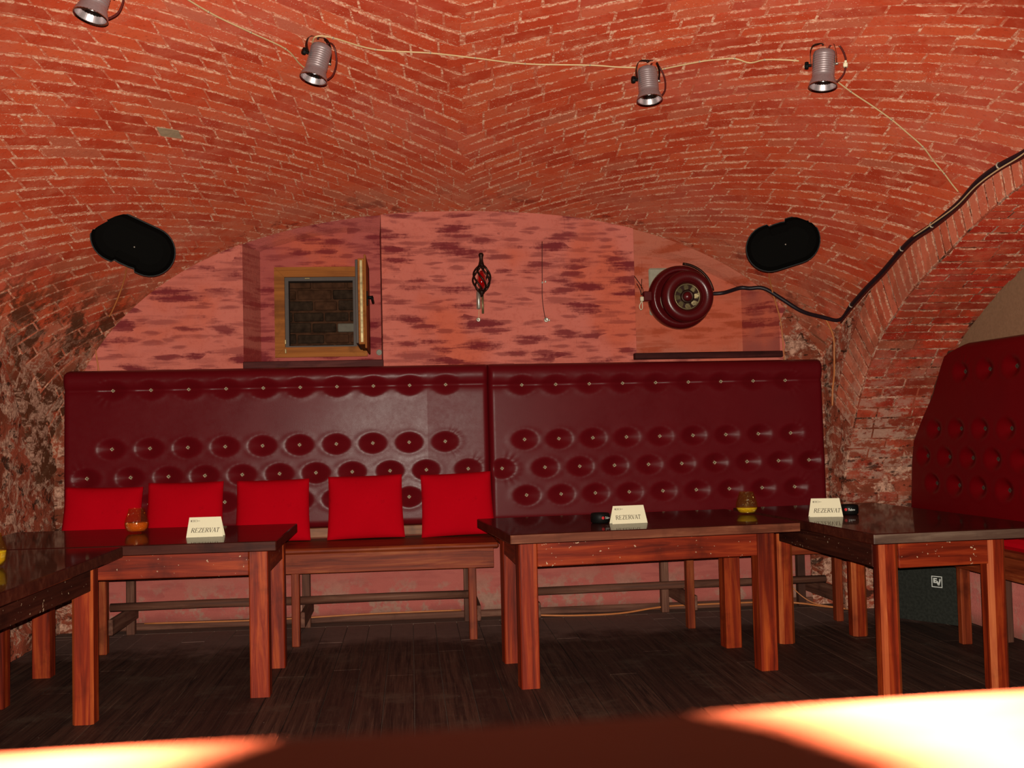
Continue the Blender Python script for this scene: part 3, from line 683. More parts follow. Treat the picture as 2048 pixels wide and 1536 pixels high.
#@PART2
# ------------------------------------------------------------------ upholstered benches
def tufted(name, parent, x0, x1, z0, z1, thick, buttons, tuck=None, seam=None, mats=None, xl=None, lean=0.0, cell=0.0105, stud=None):
    """front face looks along -y of the parent; dimples pulled in at every button"""
    nx = int((x1-x0)/cell); nz = int((z1-z0)/cell)
    u = np.linspace(0, 1, nx+1); z = np.linspace(z0, z1, nz+1)
    U, Z = np.meshgrid(u, z)
    XLm = np.array([xl(v) for v in z]) if xl else np.full(nz+1, x0)
    X = XLm[:, None] + (x1-XLm[:, None])*U
    D = np.full_like(X, thick)
    ex = np.minimum(X-XLm[:, None], x1-X); ez = np.minimum(Z-z0, z1-Z)
    for e, r_, in ((ex, .035), (ez, .045)):
        q = np.clip(1-e/r_, 0, 1); D -= (thick*0.55)*(1-np.sqrt(np.clip(1-q*q, 0, 1)))
    if tuck is not None:
        D += 0.016*np.exp(-((Z-(tuck+z1)/2)/(.42*(z1-tuck)))**2) - 0.008*np.exp(-((Z-tuck)/.010)**2) - .006*np.exp(-((Z-tuck)/.03)**2)
    bl = []
    for (bx, bz, wr) in buttons:
        dx = X-bx; dz = Z-bz; r = ((np.abs(dx)/.086)**1.65+(np.abs(dz)/.061)**2.1)**.55
        f = np.clip(1-r, 0, 1); D -= (0.040 if tuck is None or abs(bz-tuck) > .02 else .026)*f**1.18
        D += 0.0016*np.exp(-((r-1.15)/.24)**2)
        if wr:
            ph = np.arctan2(dz*1.3, dx); side = np.cos(ph-wr*0.0) if wr > 0 else -np.cos(ph)
            rr = np.sqrt(dx**2+dz**2)
            D += .0022*np.cos(ph*17+bx*9)*np.exp(-((rr-.075)/.035)**2)*np.clip(side*1.2+.1, 0, 1)
        else:
            ph = np.arctan2(dz, dx); D += .0006*np.cos(ph*15+bx*31)*np.exp(-((r-.9)/.3)**2)
    rs = np.random.default_rng(int(abs(x0)*1000)+5)
    for _ in range(14):
        a, b = rs.uniform(x0, x1), rs.uniform(z0, z1); D += rs.uniform(-.003, .003)*np.exp(-((X-a)/.22)**2-((Z-b)/.15)**2)
    Y = -D - lean*(z0-Z)*-1*0 + (Z-z0)*lean
    V = np.stack([X, Y, Z], -1).reshape(-1, 3); n1 = nx+1
    F = [(j*n1+i, j*n1+i+1, (j+1)*n1+i+1, (j+1)*n1+i) for j in range(nz) for i in range(nx)]
    MI = [(1 if seam is not None and X[j, i] > seam else 0) for j in range(nz) for i in range(nx)]
    # rim running back to the board
    ring = [(0, i) for i in range(n1)]+[(j, nx) for j in range(1, nz+1)]+[(nz, i) for i in range(nx-1, -1, -1)]+[(j, 0) for j in range(nz-1, 0, -1)]
    b0_ = len(V); back = [(X[j, i], (Z[j, i]-z0)*lean, Z[j, i]) for j, i in ring]
    V = np.vstack([V, back]); m_ = len(ring)
    for k in range(m_):
        a, b = ring[k], ring[(k+1) % m_]
        F.append((a[0]*n1+a[1], b0_+k, b0_+(k+1) % m_, b[0]*n1+b[1])); MI.append(0)
    me = bpy.data.meshes.new(name); me.from_pydata(V.tolist(), [], F)
    for m_ in mats: me.materials.append(m_)
    me.polygons.foreach_set('material_index', MI); me.polygons.foreach_set('use_smooth', [True]*len(F)); me.update()
    o = link(name, me, parent)
    for (bx, bz, wr) in buttons:
        j = int(np.argmin(abs(z-bz))); i = int(np.argmin(abs(X[j]-bx)))
        b = link('button', stud or STUD, o); b.location = (bx, Y[j, i]-.006, bz); b.rotation_euler = (0, random.uniform(-.2, .2), 0)
    return o
mb = MB(); r_ = .0135
mb.add([(r_, 0, 0), (0, 0, r_), (-r_, 0, 0), (0, 0, -r_), (r_*.8, -.006, 0), (0, -.006, r_*.8), (-r_*.8, -.006, 0), (0, -.006, -r_*.8)], [(0, 1, 5, 4), (1, 2, 6, 5), (2, 3, 7, 6), (3, 0, 4, 7)])
c_ = .0055
mb.add([(r_*.8, -.006, 0), (0, -.006, r_*.8), (-r_*.8, -.006, 0), (0, -.006, -r_*.8), (c_, -.004, 0), (0, -.004, c_), (-c_, -.004, 0), (0, -.004, -c_)], [(0, 1, 5, 4), (1, 2, 6, 5), (2, 3, 7, 6), (3, 0, 4, 7)])
mb.add([(c_, -.004, 0), (0, -.004, c_), (-c_, -.004, 0), (0, -.004, -c_)], [(0, 1, 2, 3)], 1)
_o = mb.build('button', [M['stud'], M['stud_dark']]); STUD = _o.data; bpy.data.objects.remove(_o)
STUD_OLD = STUD.copy(); STUD_OLD.materials[0] = plain('tarnished_stud', (.10, .07, .05), .5, .5)

def bench(label, loc, rotz, L, legs, rods, buttons, tuck, seam, mats, backx, seat=(0.0, .60), back_y=.66, leather=None, cushion_seat=None, xl=None, z1=1.612):
    t = thing('upholstered_bench', label, 'bench', loc, rotz)
    mb = MB(); mb.box(0, L, seat[0]-.0, seat[1], .525, .555, .010); mb.build('seat_board', M['seat_x'], t)
    mb = MB(); mb.box(.005, L-.03, seat[0]+.022, seat[0]+.052, .413, .524, .003); mb.build('front_rail', M['seat_x'], t)
    for lx in legs:
        mb = MB(); mb.box(lx, lx+.045, seat[0]+.06, seat[0]+.115, 0.0, .523, .004); mb.build('leg', M['seat_z'], t)
        mb = MB(); mb.box(lx, lx+.05, back_y-.02, back_y+.03, 0.0, .523, .004); mb.build('leg', M['old_z'], t)
        if xl: continue
        mb = MB(); mb.box(lx+.046, lx+.070, seat[0]+.09, back_y-.0, .10, .188, .003); mb.build('cross_rail', M['old_y'], t)
    for (ra, rb_) in rods:
        mb = MB(); mb.tube([(ra, .36, .214), ((ra+rb_)/2, .362, .217), (rb_, .36, .214)], .024, 12); mb.build('foot_rail', M['old_x'], t)
    mb = MB(); mb.box(backx[0]+.02, backx[1]-.02, back_y-.055, back_y-.005, .556, .615, .004); mb.build('back_rail', wood('pale_rail_%d' % len(bpy.data.materials), 0, (0.16, 0.05, 0.02), (0.30, 0.11, 0.045), (0.42, 0.18, 0.08), rough=0.6), t)
    h = link('back_panel', None, t); h.location = (0, back_y+.03, 0); h.empty_display_size = .05
    bpy.data.objects.remove(h)
    b = tufted('backrest', t, backx[0], backx[1], .612, z1, .085, buttons, tuck, seam, mats, xl, lean=.018, stud=STUD_OLD if xl else None)
    b.location = (0, back_y+.02, 0)
    mb = MB(); mb.box(backx[0]+.02, backx[1]-.02, back_y+.055, back_y+.075, .60, z1-.02); mb.build('back_board', M['old_x'], t)
    return t
# left bench, local origin at (-2.085, 6.075)
ox, oy = -2.085, 6.075
bt = []
for k in range(10): bt.append((-1.806+.2258*k-ox, 1.487, -1 if k == 0 else 0))
for k in range(10): bt.append((-1.814+.2256*k-ox, 1.130, 1 if k == 9 else 0))
for k in range(11): bt.append(([-1.962, -1.704, -1.479, -1.261, -1.036, -.81, -.588, -.365, -.131, .095, .357][k]-ox, .955, -1 if k == 0 else (1 if k > 9 else 0)))
for k in range(10): bt.append((-1.82+.2256*k-ox, .79, 0))
bench('long oxblood leather bench with tufted back under the open window, with red cushions on it', (ox, oy, 0), 0.0, 2.575, (.345, 1.40, 2.40), ((.33, 1.42), (1.42, 2.42)), bt, 1.487, .098-ox, [M['leather_a'], M['leather_b']], (-.015, 2.582))
ox, oy = 0.508, 6.075; c25 = math.cos(math.radians(2.2))
br = []
for k in range(9): br.append((.734+.2185*k-ox, 1.476, 1 if k == 8 else 0))
for k in range(9): br.append((.743+.2205*k-ox, 1.130, 1 if k == 8 else 0))
for k, v in enumerate((.595, .869, 1.094, 1.32, 1.544, 1.764, 1.984, 2.203, 2.416, 2.624)): br.append((v-ox, .951, 1 if k in (0, 9) else 0))
for k in range(9): br.append((.747+.2215*k-ox, .779, 1 if k == 8 else 0))
bench('oxblood leather bench with tufted back below the round fan, no cushions on it', (ox, oy, 0), math.radians(2.2), 2.17, (.16, 1.10, 2.02), ((.15, 2.08),), br, 1.476, None, [M['leather_b']], (.008, 2.228), seat=(0.012, .60))
# bench in the right niche, facing left
bn = []
for r_, z_, n_ in ((-5.742, 1.464, 9), (-6.062, 1.142, 10), (-6.199, .978, 11), (-6.094, .818, 10)):
    for k in range(n_): bn.append((r_+.258*k+6.38, z_, 1 if (k == 0 and z_ > 1.4) else 0))
def nxl(z): return float(np.interp(z, [.6, .68, .93, 1.07, 1.22, 1.34, 1.50, 1.565, 1.612], [-.03, -.02, .0, .03, .16, .28, .38, .43, .62]))
t = bench('dark red tufted bench inside the brick arch at the right edge', (2.835, 6.38, 0), math.radians(-90), 3.0, (.885, 1.9), (), bn, None, None, [M['leather_c']], (-.03, 3.0), seat=(0.0, .30), back_y=.315, xl=nxl, z1=1.625)
mb = MB(); mb.box(.70, 2.95, .03, .27, .556, .615, .02); mb.build('seat_pad', M['cloth'], t)

# ------------------------------------------------------------------ cushions
def cushion(loc, w, h, th, lean, yaw, roll, label, warp):
    nx_, nz_ = 22, 18; rs = np.random.default_rng(warp)
    mb = MB(); F_ = []; Bk = []
    for j in range(nz_+1):
        for i in range(nx_+1):
            a, b = i/nx_*2-1, j/nz_*2-1
            puff = (1-abs(a)**3.2)**.7*(1-abs(b)**3.2)**.7
            px = a*w/2*(1-.028*(1-b*b)**1.0*abs(a)**3+.02*(-b)*abs(a)**3); pz = b*h/2*(1-.018*(1-a*a)*abs(b)**3)
            wv = noise.noise(Vector((px*6, pz*6, warp*3.7)))*.012*puff
            F_.append((px, -th/2*puff-.004+wv, pz)); Bk.append((px, th/2*puff+.004, pz))
    n1 = nx_+1
    q = [(j*n1+i, j*n1+i+1, (j+1)*n1+i+1, (j+1)*n1+i) for j in range(nz_) for i in range(nx_)]
    o_ = len(F_); ring = [i for i in range(n1)]+[j*n1+nx_ for j in range(1, nz_+1)]+[nz_*n1+i for i in range(nx_-1, -1, -1)]+[j*n1 for j in range(nz_-1, 0, -1)]
    fs = q+[tuple(o_+k for k in f[::-1]) for f in q]+[(ring[k], o_+ring[k], o_+ring[(k+1) % len(ring)], ring[(k+1) % len(ring)]) for k in range(len(ring))]
    mb.add(F_+Bk, fs, 0, True)
    o = mb.build('cushion', M['cloth']); o.location = loc
    o.rotation_euler = (lean, roll, yaw)
    return tag(o, label, 'cushion', 'red cushions on the left bench')
LEAN = math.radians(-14)
cushion((-1.822, 6.525, .735), .455, .355, .10, LEAN, .02, .02, 'red cloth cushion at the left end of the bench, beside the rubble wall', 1)
cushion((-1.345, 6.525, .742), .45, .375, .10, LEAN, 0.0, .0, 'stained red cushion behind the orange candle glass and the card', 2)
cushion((-.83, 6.525, .742), .44, .375, .10, LEAN, -.01, -.01, 'red cushion behind the end of the left table, third from the left', 3)
cushion((-.278, 6.525, .748), .455, .385, .09, LEAN, .0, -.012, 'square red cushion in full view above the bare bench seat', 4)
cushion((.275, 6.525, .748), .44, .385, .09, LEAN, -.02, -.03, 'rightmost red cushion, beside the gap between the two benches', 5)

# ------------------------------------------------------------------ tables
TH = .715
def table(label, loc, rotz, L, W, legs, edge, cham=.005, side='apron_y'):
    t = thing('wooden_table', label, 'table', loc, rotz)
    mb = MB(); mb.box(0, L, 0, W, TH-.047, TH, .004)
    for i, f in enumerate(mb.f):
        n = (Vector(mb.v[f[1]])-Vector(mb.v[f[0]])).cross(Vector(mb.v[f[2]])-Vector(mb.v[f[0]])).normalized()
        mb.mi[i] = 0 if abs(n.z) > .5 and True else (1 if n.y < -.5 else 2)
    mb.build('tabletop', [M['top'], M[edge[0]], M[edge[1]]], t)
    s_ = .088
    for k, (lx, ly) in enumerate(legs):
        mb = MB(); c_ = cham; z1_ = TH-.0475; oct_ = []
        for (qx, qy, ax_, ay_) in ((0, 0, 0, 1), (1, 0, -1, 0), (1, 1, 0, -1), (0, 1, 1, 0)):
            oct_ += [(lx+qx*s_+ax_*c_, ly+qy*s_+ay_*c_), (lx+qx*s_+(1-2*qx if ax_ == 0 else 0)*c_, ly+qy*s_+(1-2*qy if ay_ == 0 else 0)*c_)]
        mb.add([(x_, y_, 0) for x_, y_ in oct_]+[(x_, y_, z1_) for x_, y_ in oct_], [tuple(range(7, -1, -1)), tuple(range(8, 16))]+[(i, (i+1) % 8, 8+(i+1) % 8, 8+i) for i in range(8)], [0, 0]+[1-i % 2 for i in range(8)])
        mb.build('leg', [M['leg_z'], M['leg_worn'] if cham > .01 else M['leg_z']], t)  # leg_worn: lighter chamfers, the bright strip from the flash painted in
    xs_ = sorted(l[0] for l in legs); ys_ = sorted(l[1] for l in legs)
    za, zb_ = TH-.047-.112, TH-.0475
    fl = sorted(legs, key=lambda l: l[1]); fr = sorted(fl[:2]); bk = sorted(fl[2:])
    for pr, off in ((fr, .006), (bk, s_-.036)):
        (ax, ay), (bx, by) = pr
        xf = Matrix.Translation((ax+s_, ay+off, 0)) @ Matrix.Rotation(math.atan2(by-ay, bx-ax-s_), 4, 'Z')
        mb = MB(); mb.box(0.0005, math.hypot(bx-ax-s_, by-ay)-.0005, 0, .03, za, zb_, .003, 0, xf); mb.build('apron', M['apron_x'], t)
    for (ax, ay), (bx, by), off in ((fr[0], bk[0], .006), (fr[1], bk[1], s_-.036)):
        xf = Matrix.Translation((ax+off, ay+s_, 0)) @ Matrix.Rotation(math.atan2(by-ay-s_, bx-ax)-math.pi/2, 4, 'Z')
        mb = MB(); mb.box(0, .03, 0.0005, math.hypot(bx-ax, by-ay-s_)-.0005, za, zb_, .003, 0, xf); mb.build('apron', M[side], t)
    return t
table('dark-topped wooden table in front of the left bench, holding the orange candle glass', (-2.075, 4.955, 0), 0.0, 1.457, .91, ((.155, .05), (1.325, .05), (.16, .655), (1.325, .65)), ('top_edge_dark', 'top_edge_dark'))
table('dark-topped table before the right bench, with one card and a yellow candle glass', (.447, 4.882, 0), math.radians(6.0), 1.435, .925, ((.045, .038), (1.235, .055), (.075, .588), (1.285, .60)), ('top_edge', 'top_edge_dark'))
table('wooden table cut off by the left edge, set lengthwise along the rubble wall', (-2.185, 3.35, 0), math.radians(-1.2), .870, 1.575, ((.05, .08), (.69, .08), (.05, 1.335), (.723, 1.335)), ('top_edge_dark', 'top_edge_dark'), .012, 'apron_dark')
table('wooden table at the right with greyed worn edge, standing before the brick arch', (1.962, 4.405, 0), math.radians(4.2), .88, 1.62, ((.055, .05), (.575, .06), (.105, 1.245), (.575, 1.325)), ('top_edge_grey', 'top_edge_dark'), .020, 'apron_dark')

# ------------------------------------------------------------------ reserved cards, ashtrays, candle glasses
GL = {  # serif strokes: (x0,y0,x1,y1,width)
 'R': [(.12, 0, .12, 1, .15), (.12, .96, .45, .96, .08), (.45, .96, .58, .84, .13), (.58, .84, .58, .66, .15), (.58, .66, .42, .53, .12), (.42, .53, .12, .53, .08), (.34, .53, .68, .02, .15), (.0, .03, .28, .03, .06), (.60, .03, .80, .03, .06), (0, .97, .14, .97, .06)],
 'E': [(.14, 0, .14, 1, .15), (.14, .96, .62, .96, .08), (.14, .52, .48, .52, .08), (.14, .04, .64, .04, .08), (.62, .98, .62, .78, .06), (.64, .02, .66, .24, .06), (.48, .42, .48, .62, .05), (0, .03, .2, .03, .06), (0, .97, .2, .97, .06)],
 'Z': [(.08, .96, .62, .96, .09), (.08, .04, .66, .04, .09), (.60, .96, .10, .04, .15), (.09, .97, .09, .76, .06), (.66, .02, .66, .24, .06)],
 'V': [(.06, .98, .36, .0, .16), (.36, .0, .62, .98, .07), (-.06, .97, .24, .97, .06), (.48, .97, .76, .97, .06)],
 'A': [(.36, 1.0, .06, .02, .07), (.36, 1.0, .66, .02, .16), (.15, .34, .54, .34, .07), (-.06, .03, .20, .03, .06), (.50, .03, .82, .03, .06)],
 'T': [(.34, 0, .34, 1, .15), (.04, .96, .64, .96, .08), (.04, .98, .04, .74, .06), (.64, .98, .64, .74, .06), (.18, .03, .50, .03, .06)],
 'B': [(.12, 0, .12, 1, .16), (.12, .95, .5, .95, .1), (.5, .95, .56, .7, .14), (.56, .7, .4, .52, .1), (.4, .52, .12, .52, .1), (.5, .5, .62, .25, .14), (.62, .25, .5, .05, .12), (.5, .05, .12, .05, .1)],
 'C': [(.6, .85, .4, .96, .12), (.4, .96, .15, .8, .14), (.15, .8, .1, .5, .15), (.1, .5, .15, .2, .15), (.15, .2, .4, .04, .14), (.4, .04, .62, .15, .12)],
 'e': [(.08, .3, .5, .3, .1), (.5, .3, .42, .55, .12), (.42, .55, .15, .5, .12), (.15, .5, .08, .25, .13), (.08, .25, .2, .03, .12), (.2, .03, .5, .1, .11)],
 'u': [(.1, .6, .1, .15, .14), (.1, .15, .3, .03, .12), (.3, .03, .46, .15, .12), (.46, .6, .46, 0, .14)],
 'b': [(.1, 1, .1, 0, .14), (.1, .55, .4, .55, .12), (.4, .55, .5, .3, .14), (.5, .3, .38, .04, .12), (.38, .04, .1, .04, .12)],
 'o': [(.1, .3, .25, .57, .13), (.25, .57, .5, .3, .13), (.5, .3, .3, .03, .13), (.3, .03, .1, .3, .13)]}
def letters(mb, text, h, adv, xf, shear=0.0, mi=0, off=0.0):
    x = 0.0
    for ch in text:
        for (x0, y0, x1, y1, w) in GL.get(ch, []):
            d = Vector((x1-x0, y1-y0)); n = Vector((-d.y, d.x)).normalized()*w/2 if d.length > 0 else Vector((0, w/2))
            q = [Vector((x0, y0))+n, Vector((x0, y0))-n, Vector((x1, y1))-n, Vector((x1, y1))+n]
            mb.add([xf @ Vector(((x+p.x+shear*p.y)*h, 0, p.y*h)) for p in q], [(0, 1, 2, 3)], mi)
        x += adv.get(ch, .8) if isinstance(adv, dict) else adv
    return x*h
def card(loc, yaw, w, h, label, skew=0.0, slant=.22):
    t = thing('reserved_card', label, 'card', loc, yaw)
    d = .045; hz = math.sqrt(h*h-d*d*.25)*.99; th_ = .0006
    mb = MB()
    A = [(-w/2, -d/2-skew, 0.0005), (w/2, -d/2, 0.0005), (w/2-.012, 0, hz), (-w/2+.012, 0, hz)]
    mb.add(A+[(-w/2, d/2, .0005), (w/2, d/2+.02, .0005)], [(0, 1, 2, 3), (3, 2, 5, 4)])
    mb.add([(p[0]*.99, p[1]*.92+(.001 if k < 2 else 0), p[2]*.985+.0004) for k, p in enumerate(A+[(-w/2, d/2, .0005), (w/2, d/2+.02, .0005)])], [(3, 2, 1, 0), (4, 5, 2, 3)])
    mb.build('card', M['card'], t)
    # print lies in the tilted front face
    ang = math.atan2(d/2, hz); base = Matrix.Translation((0, -d/2-.0009, .0005)) @ Matrix.Rotation(-ang, 4, 'X')
    ink = MB(); lh = .0215
    letters(ink, 'REZERVAT', lh, {'R': .80, 'E': .76, 'Z': .76, 'V': .74, 'A': .78, 'T': .7}, base @ Matrix.Translation((-w/2+.021, 0, h*.235)), slant)
    ink.build('lettering', M['ink'], t)
    lg = MB(); z0 = h*.76; x0 = -w/2+.020
    def bar(a, b, c, e): lg.add([base @ Vector((x0+a, 0, z0+c)), base @ Vector((x0+b, 0, z0+c)), base @ Vector((x0+b, 0, z0+e)), base @ Vector((x0+a, 0, z0+e))], [(0, 1, 2, 3)])
    bar(0, .004, 0, .0085); bar(.004, .030, .0075, .0085); bar(.004, .030, 0, .001); bar(.030, .0315, .001, .0075); bar(.0315, .043, .0035, .0048)
    letters(lg, 'EBC', .0055, .9, base @ Matrix.Translation((x0+.0085, -.0002, z0+.0015)), 0.1)
    lg.build('printed_logo', M['ink_dark'], t)
    return t
card((-.99, 5.262, TH), .02, .172, .098, 'cream folded card reading REZERVAT on the left table, in front of the red cushions')
card((1.075, 5.262, TH), .14, .185, .092, 'cream folded card reading REZERVAT on the middle table, left end turned towards us', 0.0, .0)
card((2.098, 5.275, TH), -.22, .165, .097, 'cream folded card reading REZERVAT on the right table, side flap showing')
def ashtray(loc, label, yaw, text=True):
    t = thing('ashtray', label, 'ashtray', loc, yaw)
    mb = MB(); mb.lathe([(.040, .0005), (.047, .006), (.049, .03), (.047, .046), (.043, .050), (.037, .047), (.035, .015), (.0, .013)], 28); mb.build('bowl', M['black'], t)
    pr = MB(); wr = MB()
    R_ = .0497
    def P(a, z): return (R_*math.sin(a), -R_*math.cos(a), z)
    K = 14; c0 = -.42; pts = [P(c0, .028)]+[P(c0+.15*math.cos(2*math.pi*k/K), .028+.0075*math.sin(2*math.pi*k/K)) for k in range(K)]
    pr.add(pts, [(0, 1+k, 1+(k+1) % K) for k in range(K)]); pr.build('red_dot', M['red_print'], t)
    fl = MB(); letters(fl, 'Tubeo', 1.0, .66, Matrix.Identity(4), .1)
    wr.add([P(-.20+v[0]*.23, .0225+v[2]*.0115) for v in fl.v], fl.f); wr.build('lettering', M['white_print'], t)
    return t
ashtray((.945, 5.335, TH), 'black round ashtray half hidden behind the card on the middle table', .55)
ashtray((2.262, 5.372, TH), 'black round ashtray with red dot and white script beside the right-hand card', -.28)
def candle(loc, label, glass, wax, s=1.0, fillh=.040):
    t = thing('candle_glass', label, 'candle holder', loc)
    mb = MB(); pr = [(.032, .0005), (.046, .006), (.056, .022), (.0605, .042), (.058, .064), (.050, .088), (.042, .112), (.0395, .124), (.0375, .124), (.040, .110), (.047, .088), (.055, .064), (.0575, .042), (.053, .024), (.043, .010), (.0, .008)]
    mb.lathe([(r*s, z*s) for r, z in pr], 32); mb.build('glass', glass, t)
    mb = MB(); mb.lathe([(0, .009*s), (.042*s, .011*s), (.0522*s, .025*s), (.0565*s, fillh*s), (.040*s, (fillh+.002)*s), (0, (fillh+.003)*s)], 28)
    mb.build('wax', wax, t); return t
candle((-1.395, 5.60, TH), 'orange crackled glass candle holder on the left table', M['amber'], M['wax_orange'], 1.0, .052)
candle((1.783, 5.575, TH), 'yellow crackled glass candle holder on the middle table, before the right bench', M['yellow_glass'], M['wax_yellow'], .96, .036)
candle((-1.612, 4.27, TH), 'yellow candle glass cut off by the left edge of the picture', M['yellow_glass'], M['wax_yellow'], 1.05, .06)

# ------------------------------------------------------------------ spotlights on the vault
def spot(mount, aim, yaw, label, block=False):
    """mount: point on the vault; aim: direction the can points"""
    t = thing('spotlight', label, 'spotlight', mount, 0.0, 'spotlights on the vault')
    aim = Vector(aim).normalized()
    az = -aim; ax_ = Vector((1, 0, 0)); ax_ = (ax_-az*ax_.dot(az)).normalized(); ay_ = az.cross(ax_)
    q = Matrix((ax_, ay_, az)).transposed().to_4x4()
    piv = Vector((0, 0, -.105)); X = Matrix.Translation(piv) @ q @ Matrix.Rotation(yaw, 4, 'Z')
    mb = MB(); prof = [(.0, .070), (.034, .070), (.044, .063), (.047, .052)]
    for k in range(9): z = .045-.010*k; prof += [(.0473, z), (.0463, z-.005)]
    prof += [(.047, -.048), (.050, -.056), (.0585, -.078), (.061, -.086), (.0595, -.090), (.0555, -.084), (.047, -.060), (.046, -.055)]
    mb.lathe(prof, 56, 0, X, False, closed=True); mb.build('can', M['steel'], t)
    mb = MB(); mb.lathe([(.0565, -.081), (.061, -.085), (.0615, -.089), (.059, -.092), (.055, -.087)], 32, 0, X, True, closed=True); mb.build('rim', M['chrome'], t)
    mb = MB(); mb.lathe([(.050, -.066), (.040, -.048), (.022, -.036), (.010, -.034), (.0, -.034)], 28, 0, X, True, closed=True); mb.build('reflector', M['chrome'], t)
    mb = MB(); mb.lathe([(0, -.060), (.009, -.058), (.011, -.048), (.006, -.036)], 14, 0, X); mb.build('bulb', M['silver'], t)
    # flat yoke from the vault to both sides of the can
    Yk = Matrix.Rotation(yaw, 4, 'Z')
    sx = .0515; side = [X @ Vector((sx, 0, .010)), X @ Vector((-sx, 0, .010))]
    mb = MB()
    pts = [side[0], side[0].lerp(Vector((sx*.9, 0, -.012)), .55) + (side[0]-piv).normalized()*.006, Yk @ Vector((sx*.78, 0, -.010)), Yk @ Vector((0, 0, -.006)), Yk @ Vector((-sx*.78, 0, -.010)), side[1].lerp(Vector((-sx*.9, 0, -.012)), .55)+(side[1]-piv).normalized()*.006, side[1]]
    wv = (Yk @ Vector((0, .011, 0)))-Vector((0, 0, 0)); sp = smooth_path(pts, 4); vs = []; 
    for i, p in enumerate(sp):
        o_ = (p-piv).normalized()*.0025
        vs += [p-wv, p+wv, p+wv+o_, p-wv+o_]
    fs = [(4*i+k, 4*i+(k+1) % 4, 4*i+4+(k+1) % 4, 4*i+4+k) for i in range(len(sp)-1) for k in range(4)]+[(3, 2, 1, 0), tuple(4*(len(sp)-1)+k for k in range(4))]
    mb.add(vs, fs); mb.tube([(0, 0, .004), (0, 0, -.012)], .005, 8); mb.build('yoke', M['iron'], t)
    mb = MB(); Kx = X @ Matrix.Translation((-sx-.003, 0, .010)) @ Matrix.Rotation(-math.pi/2, 4, 'Y')
    mb.lathe([(.006, -.004), (.006, .008), (.015, .009), (.017, .016), (.015, .024), (.0, .025)], 10, 0, Kx, False); mb.box(-.004, .004, -.026, .026, .010, .020, .003, 0, Kx); mb.build('knob', M['black'], t)
    mb = MB(); mb.lathe([(.005, -.004), (.005, .008), (.0, .009)], 8, 0, X @ Matrix.Translation((sx, 0, .01)) @ Matrix.Rotation(math.pi/2, 4, 'Y')); mb.build('screw', M['silver'], t)
    mb = MB(); cb = [X @ Vector(p) for p in ((.012, -.0, .070), (.030, 0, .098), (.062, .010, .090), (.088, .014, .035), (.086, .012, -.025), (.062, .010, -.062), (.052, .006, -.066))]
    mb.tube(smooth_path(cb, 6), .0042, 8); mb.build('lead', M['maroon'], t)
    if block:
        mb = MB(); mb.box(.080, .098, .002, .022, -.004, .014, .003, 0, X); mb.box(.084, .094, .002, .022, .014, .024, .002, 0, X); mb.build('terminal_block', M['card'], t)
    return t
def vp(x, y, off=0.0):
    n = nv(np.array(x), np.array(y)); return (x+n[0]*off, y+n[1]*off, float(zv(x, y))+n[2]*off)
spot(vp(-.368, 4.62), (-.26, -.10, -1), .55, 'silver can spotlight on the vault, left of the centre crease')
spot(vp(1.130, 4.80), (.02, -.13, -1), .12, 'silver can spotlight right of the vault crease, nearest the middle')
spot(vp(1.795, 4.36), (-.10, -.04, -1), -.45, 'silver can spotlight furthest right on the vault, white terminal on its side', True)
spot((-1.075, 3.83, float(zv(-1.075, 3.83))), (-.25, -.10, -1), .5, 'silver can spotlight cut off by the top edge of the picture')

# ------------------------------------------------------------------ cables
def cable(name, pts, r, mat, label, n=5, clips=None):
    mb = MB(); sp = smooth_path(pts, n); mb.tube(sp, r, 7)
    if clips is None: return tag(mb.build(name, mat), label, 'cable')
    t = thing(name, label, 'cable'); mb.build('cable', mat, t)
    for i in clips:
        p = Vector(pts[i]); c = MB(); d = (Vector(pts[min(i+1, len(pts)-1)])-Vector(pts[max(0, i-1)])).normalized()
        c.tube([p-d*.003, p+d*.003], r*1.35, 7); c.build('clip', M['white_clip'], t)
    return t
V2 = lambda l, off=.013: [vp(x, y, off) for x, y in l]
cable('lamp_cable', V2([(-.92, 3.95), (-.773, 4.275), (-.639, 4.49), (-.515, 4.675), (-.470, 4.83), (-.440, 4.89), (-.42, 4.86)]), .0038, M['cream_cable'], 'cream lamp cable from the top edge down to the left-of-crease spotlight', clips=(1, 2, 3))
cable('lamp_cable', V2([(-.400, 4.70), (-.392, 4.63), (-.370, 4.59), (-.305, 4.615), (-.125, 4.75), (.122, 4.80), (.33, 4.85), (.568, 4.90), (.873, 4.88), (1.0, 4.875), (1.09, 4.86)]), .0038, M['cream_cable'], 'long cream cable crossing the vault crease between two spotlights', clips=(3, 4, 5, 6, 7, 8))
cable('lamp_cable', V2([(1.17, 4.88), (1.221, 4.835), (1.357, 4.72), (1.43, 4.67), (1.495, 4.635), (1.568, 4.645), (1.619, 4.59), (1.70, 4.55), (1.755, 4.53)]), .0038, M['cream_cable'], 'short wavy cream cable linking the two right-hand spotlights', clips=(1, 2, 4, 6))
cable('lamp_cable', V2([(1.86, 4.51), (1.926, 4.58), (2.04, 4.645), (2.159, 4.69), (2.27, 4.73), (2.363, 4.77), (2.46, 4.81), (2.542, 4.865), (2.61, 4.90), (2.661, 4.93), (2.705, 4.95)]), .0038, M['cream_cable'], 'cream cable slanting down from the far right spotlight to the arch', clips=(2, 4, 6, 8))
bl = [(2.02, YW+.12, 2.078), (2.12, YW+.10, 2.082), (2.20, YW-.005, 2.10), (2.26, YW-.02, 2.095)]
edge = []
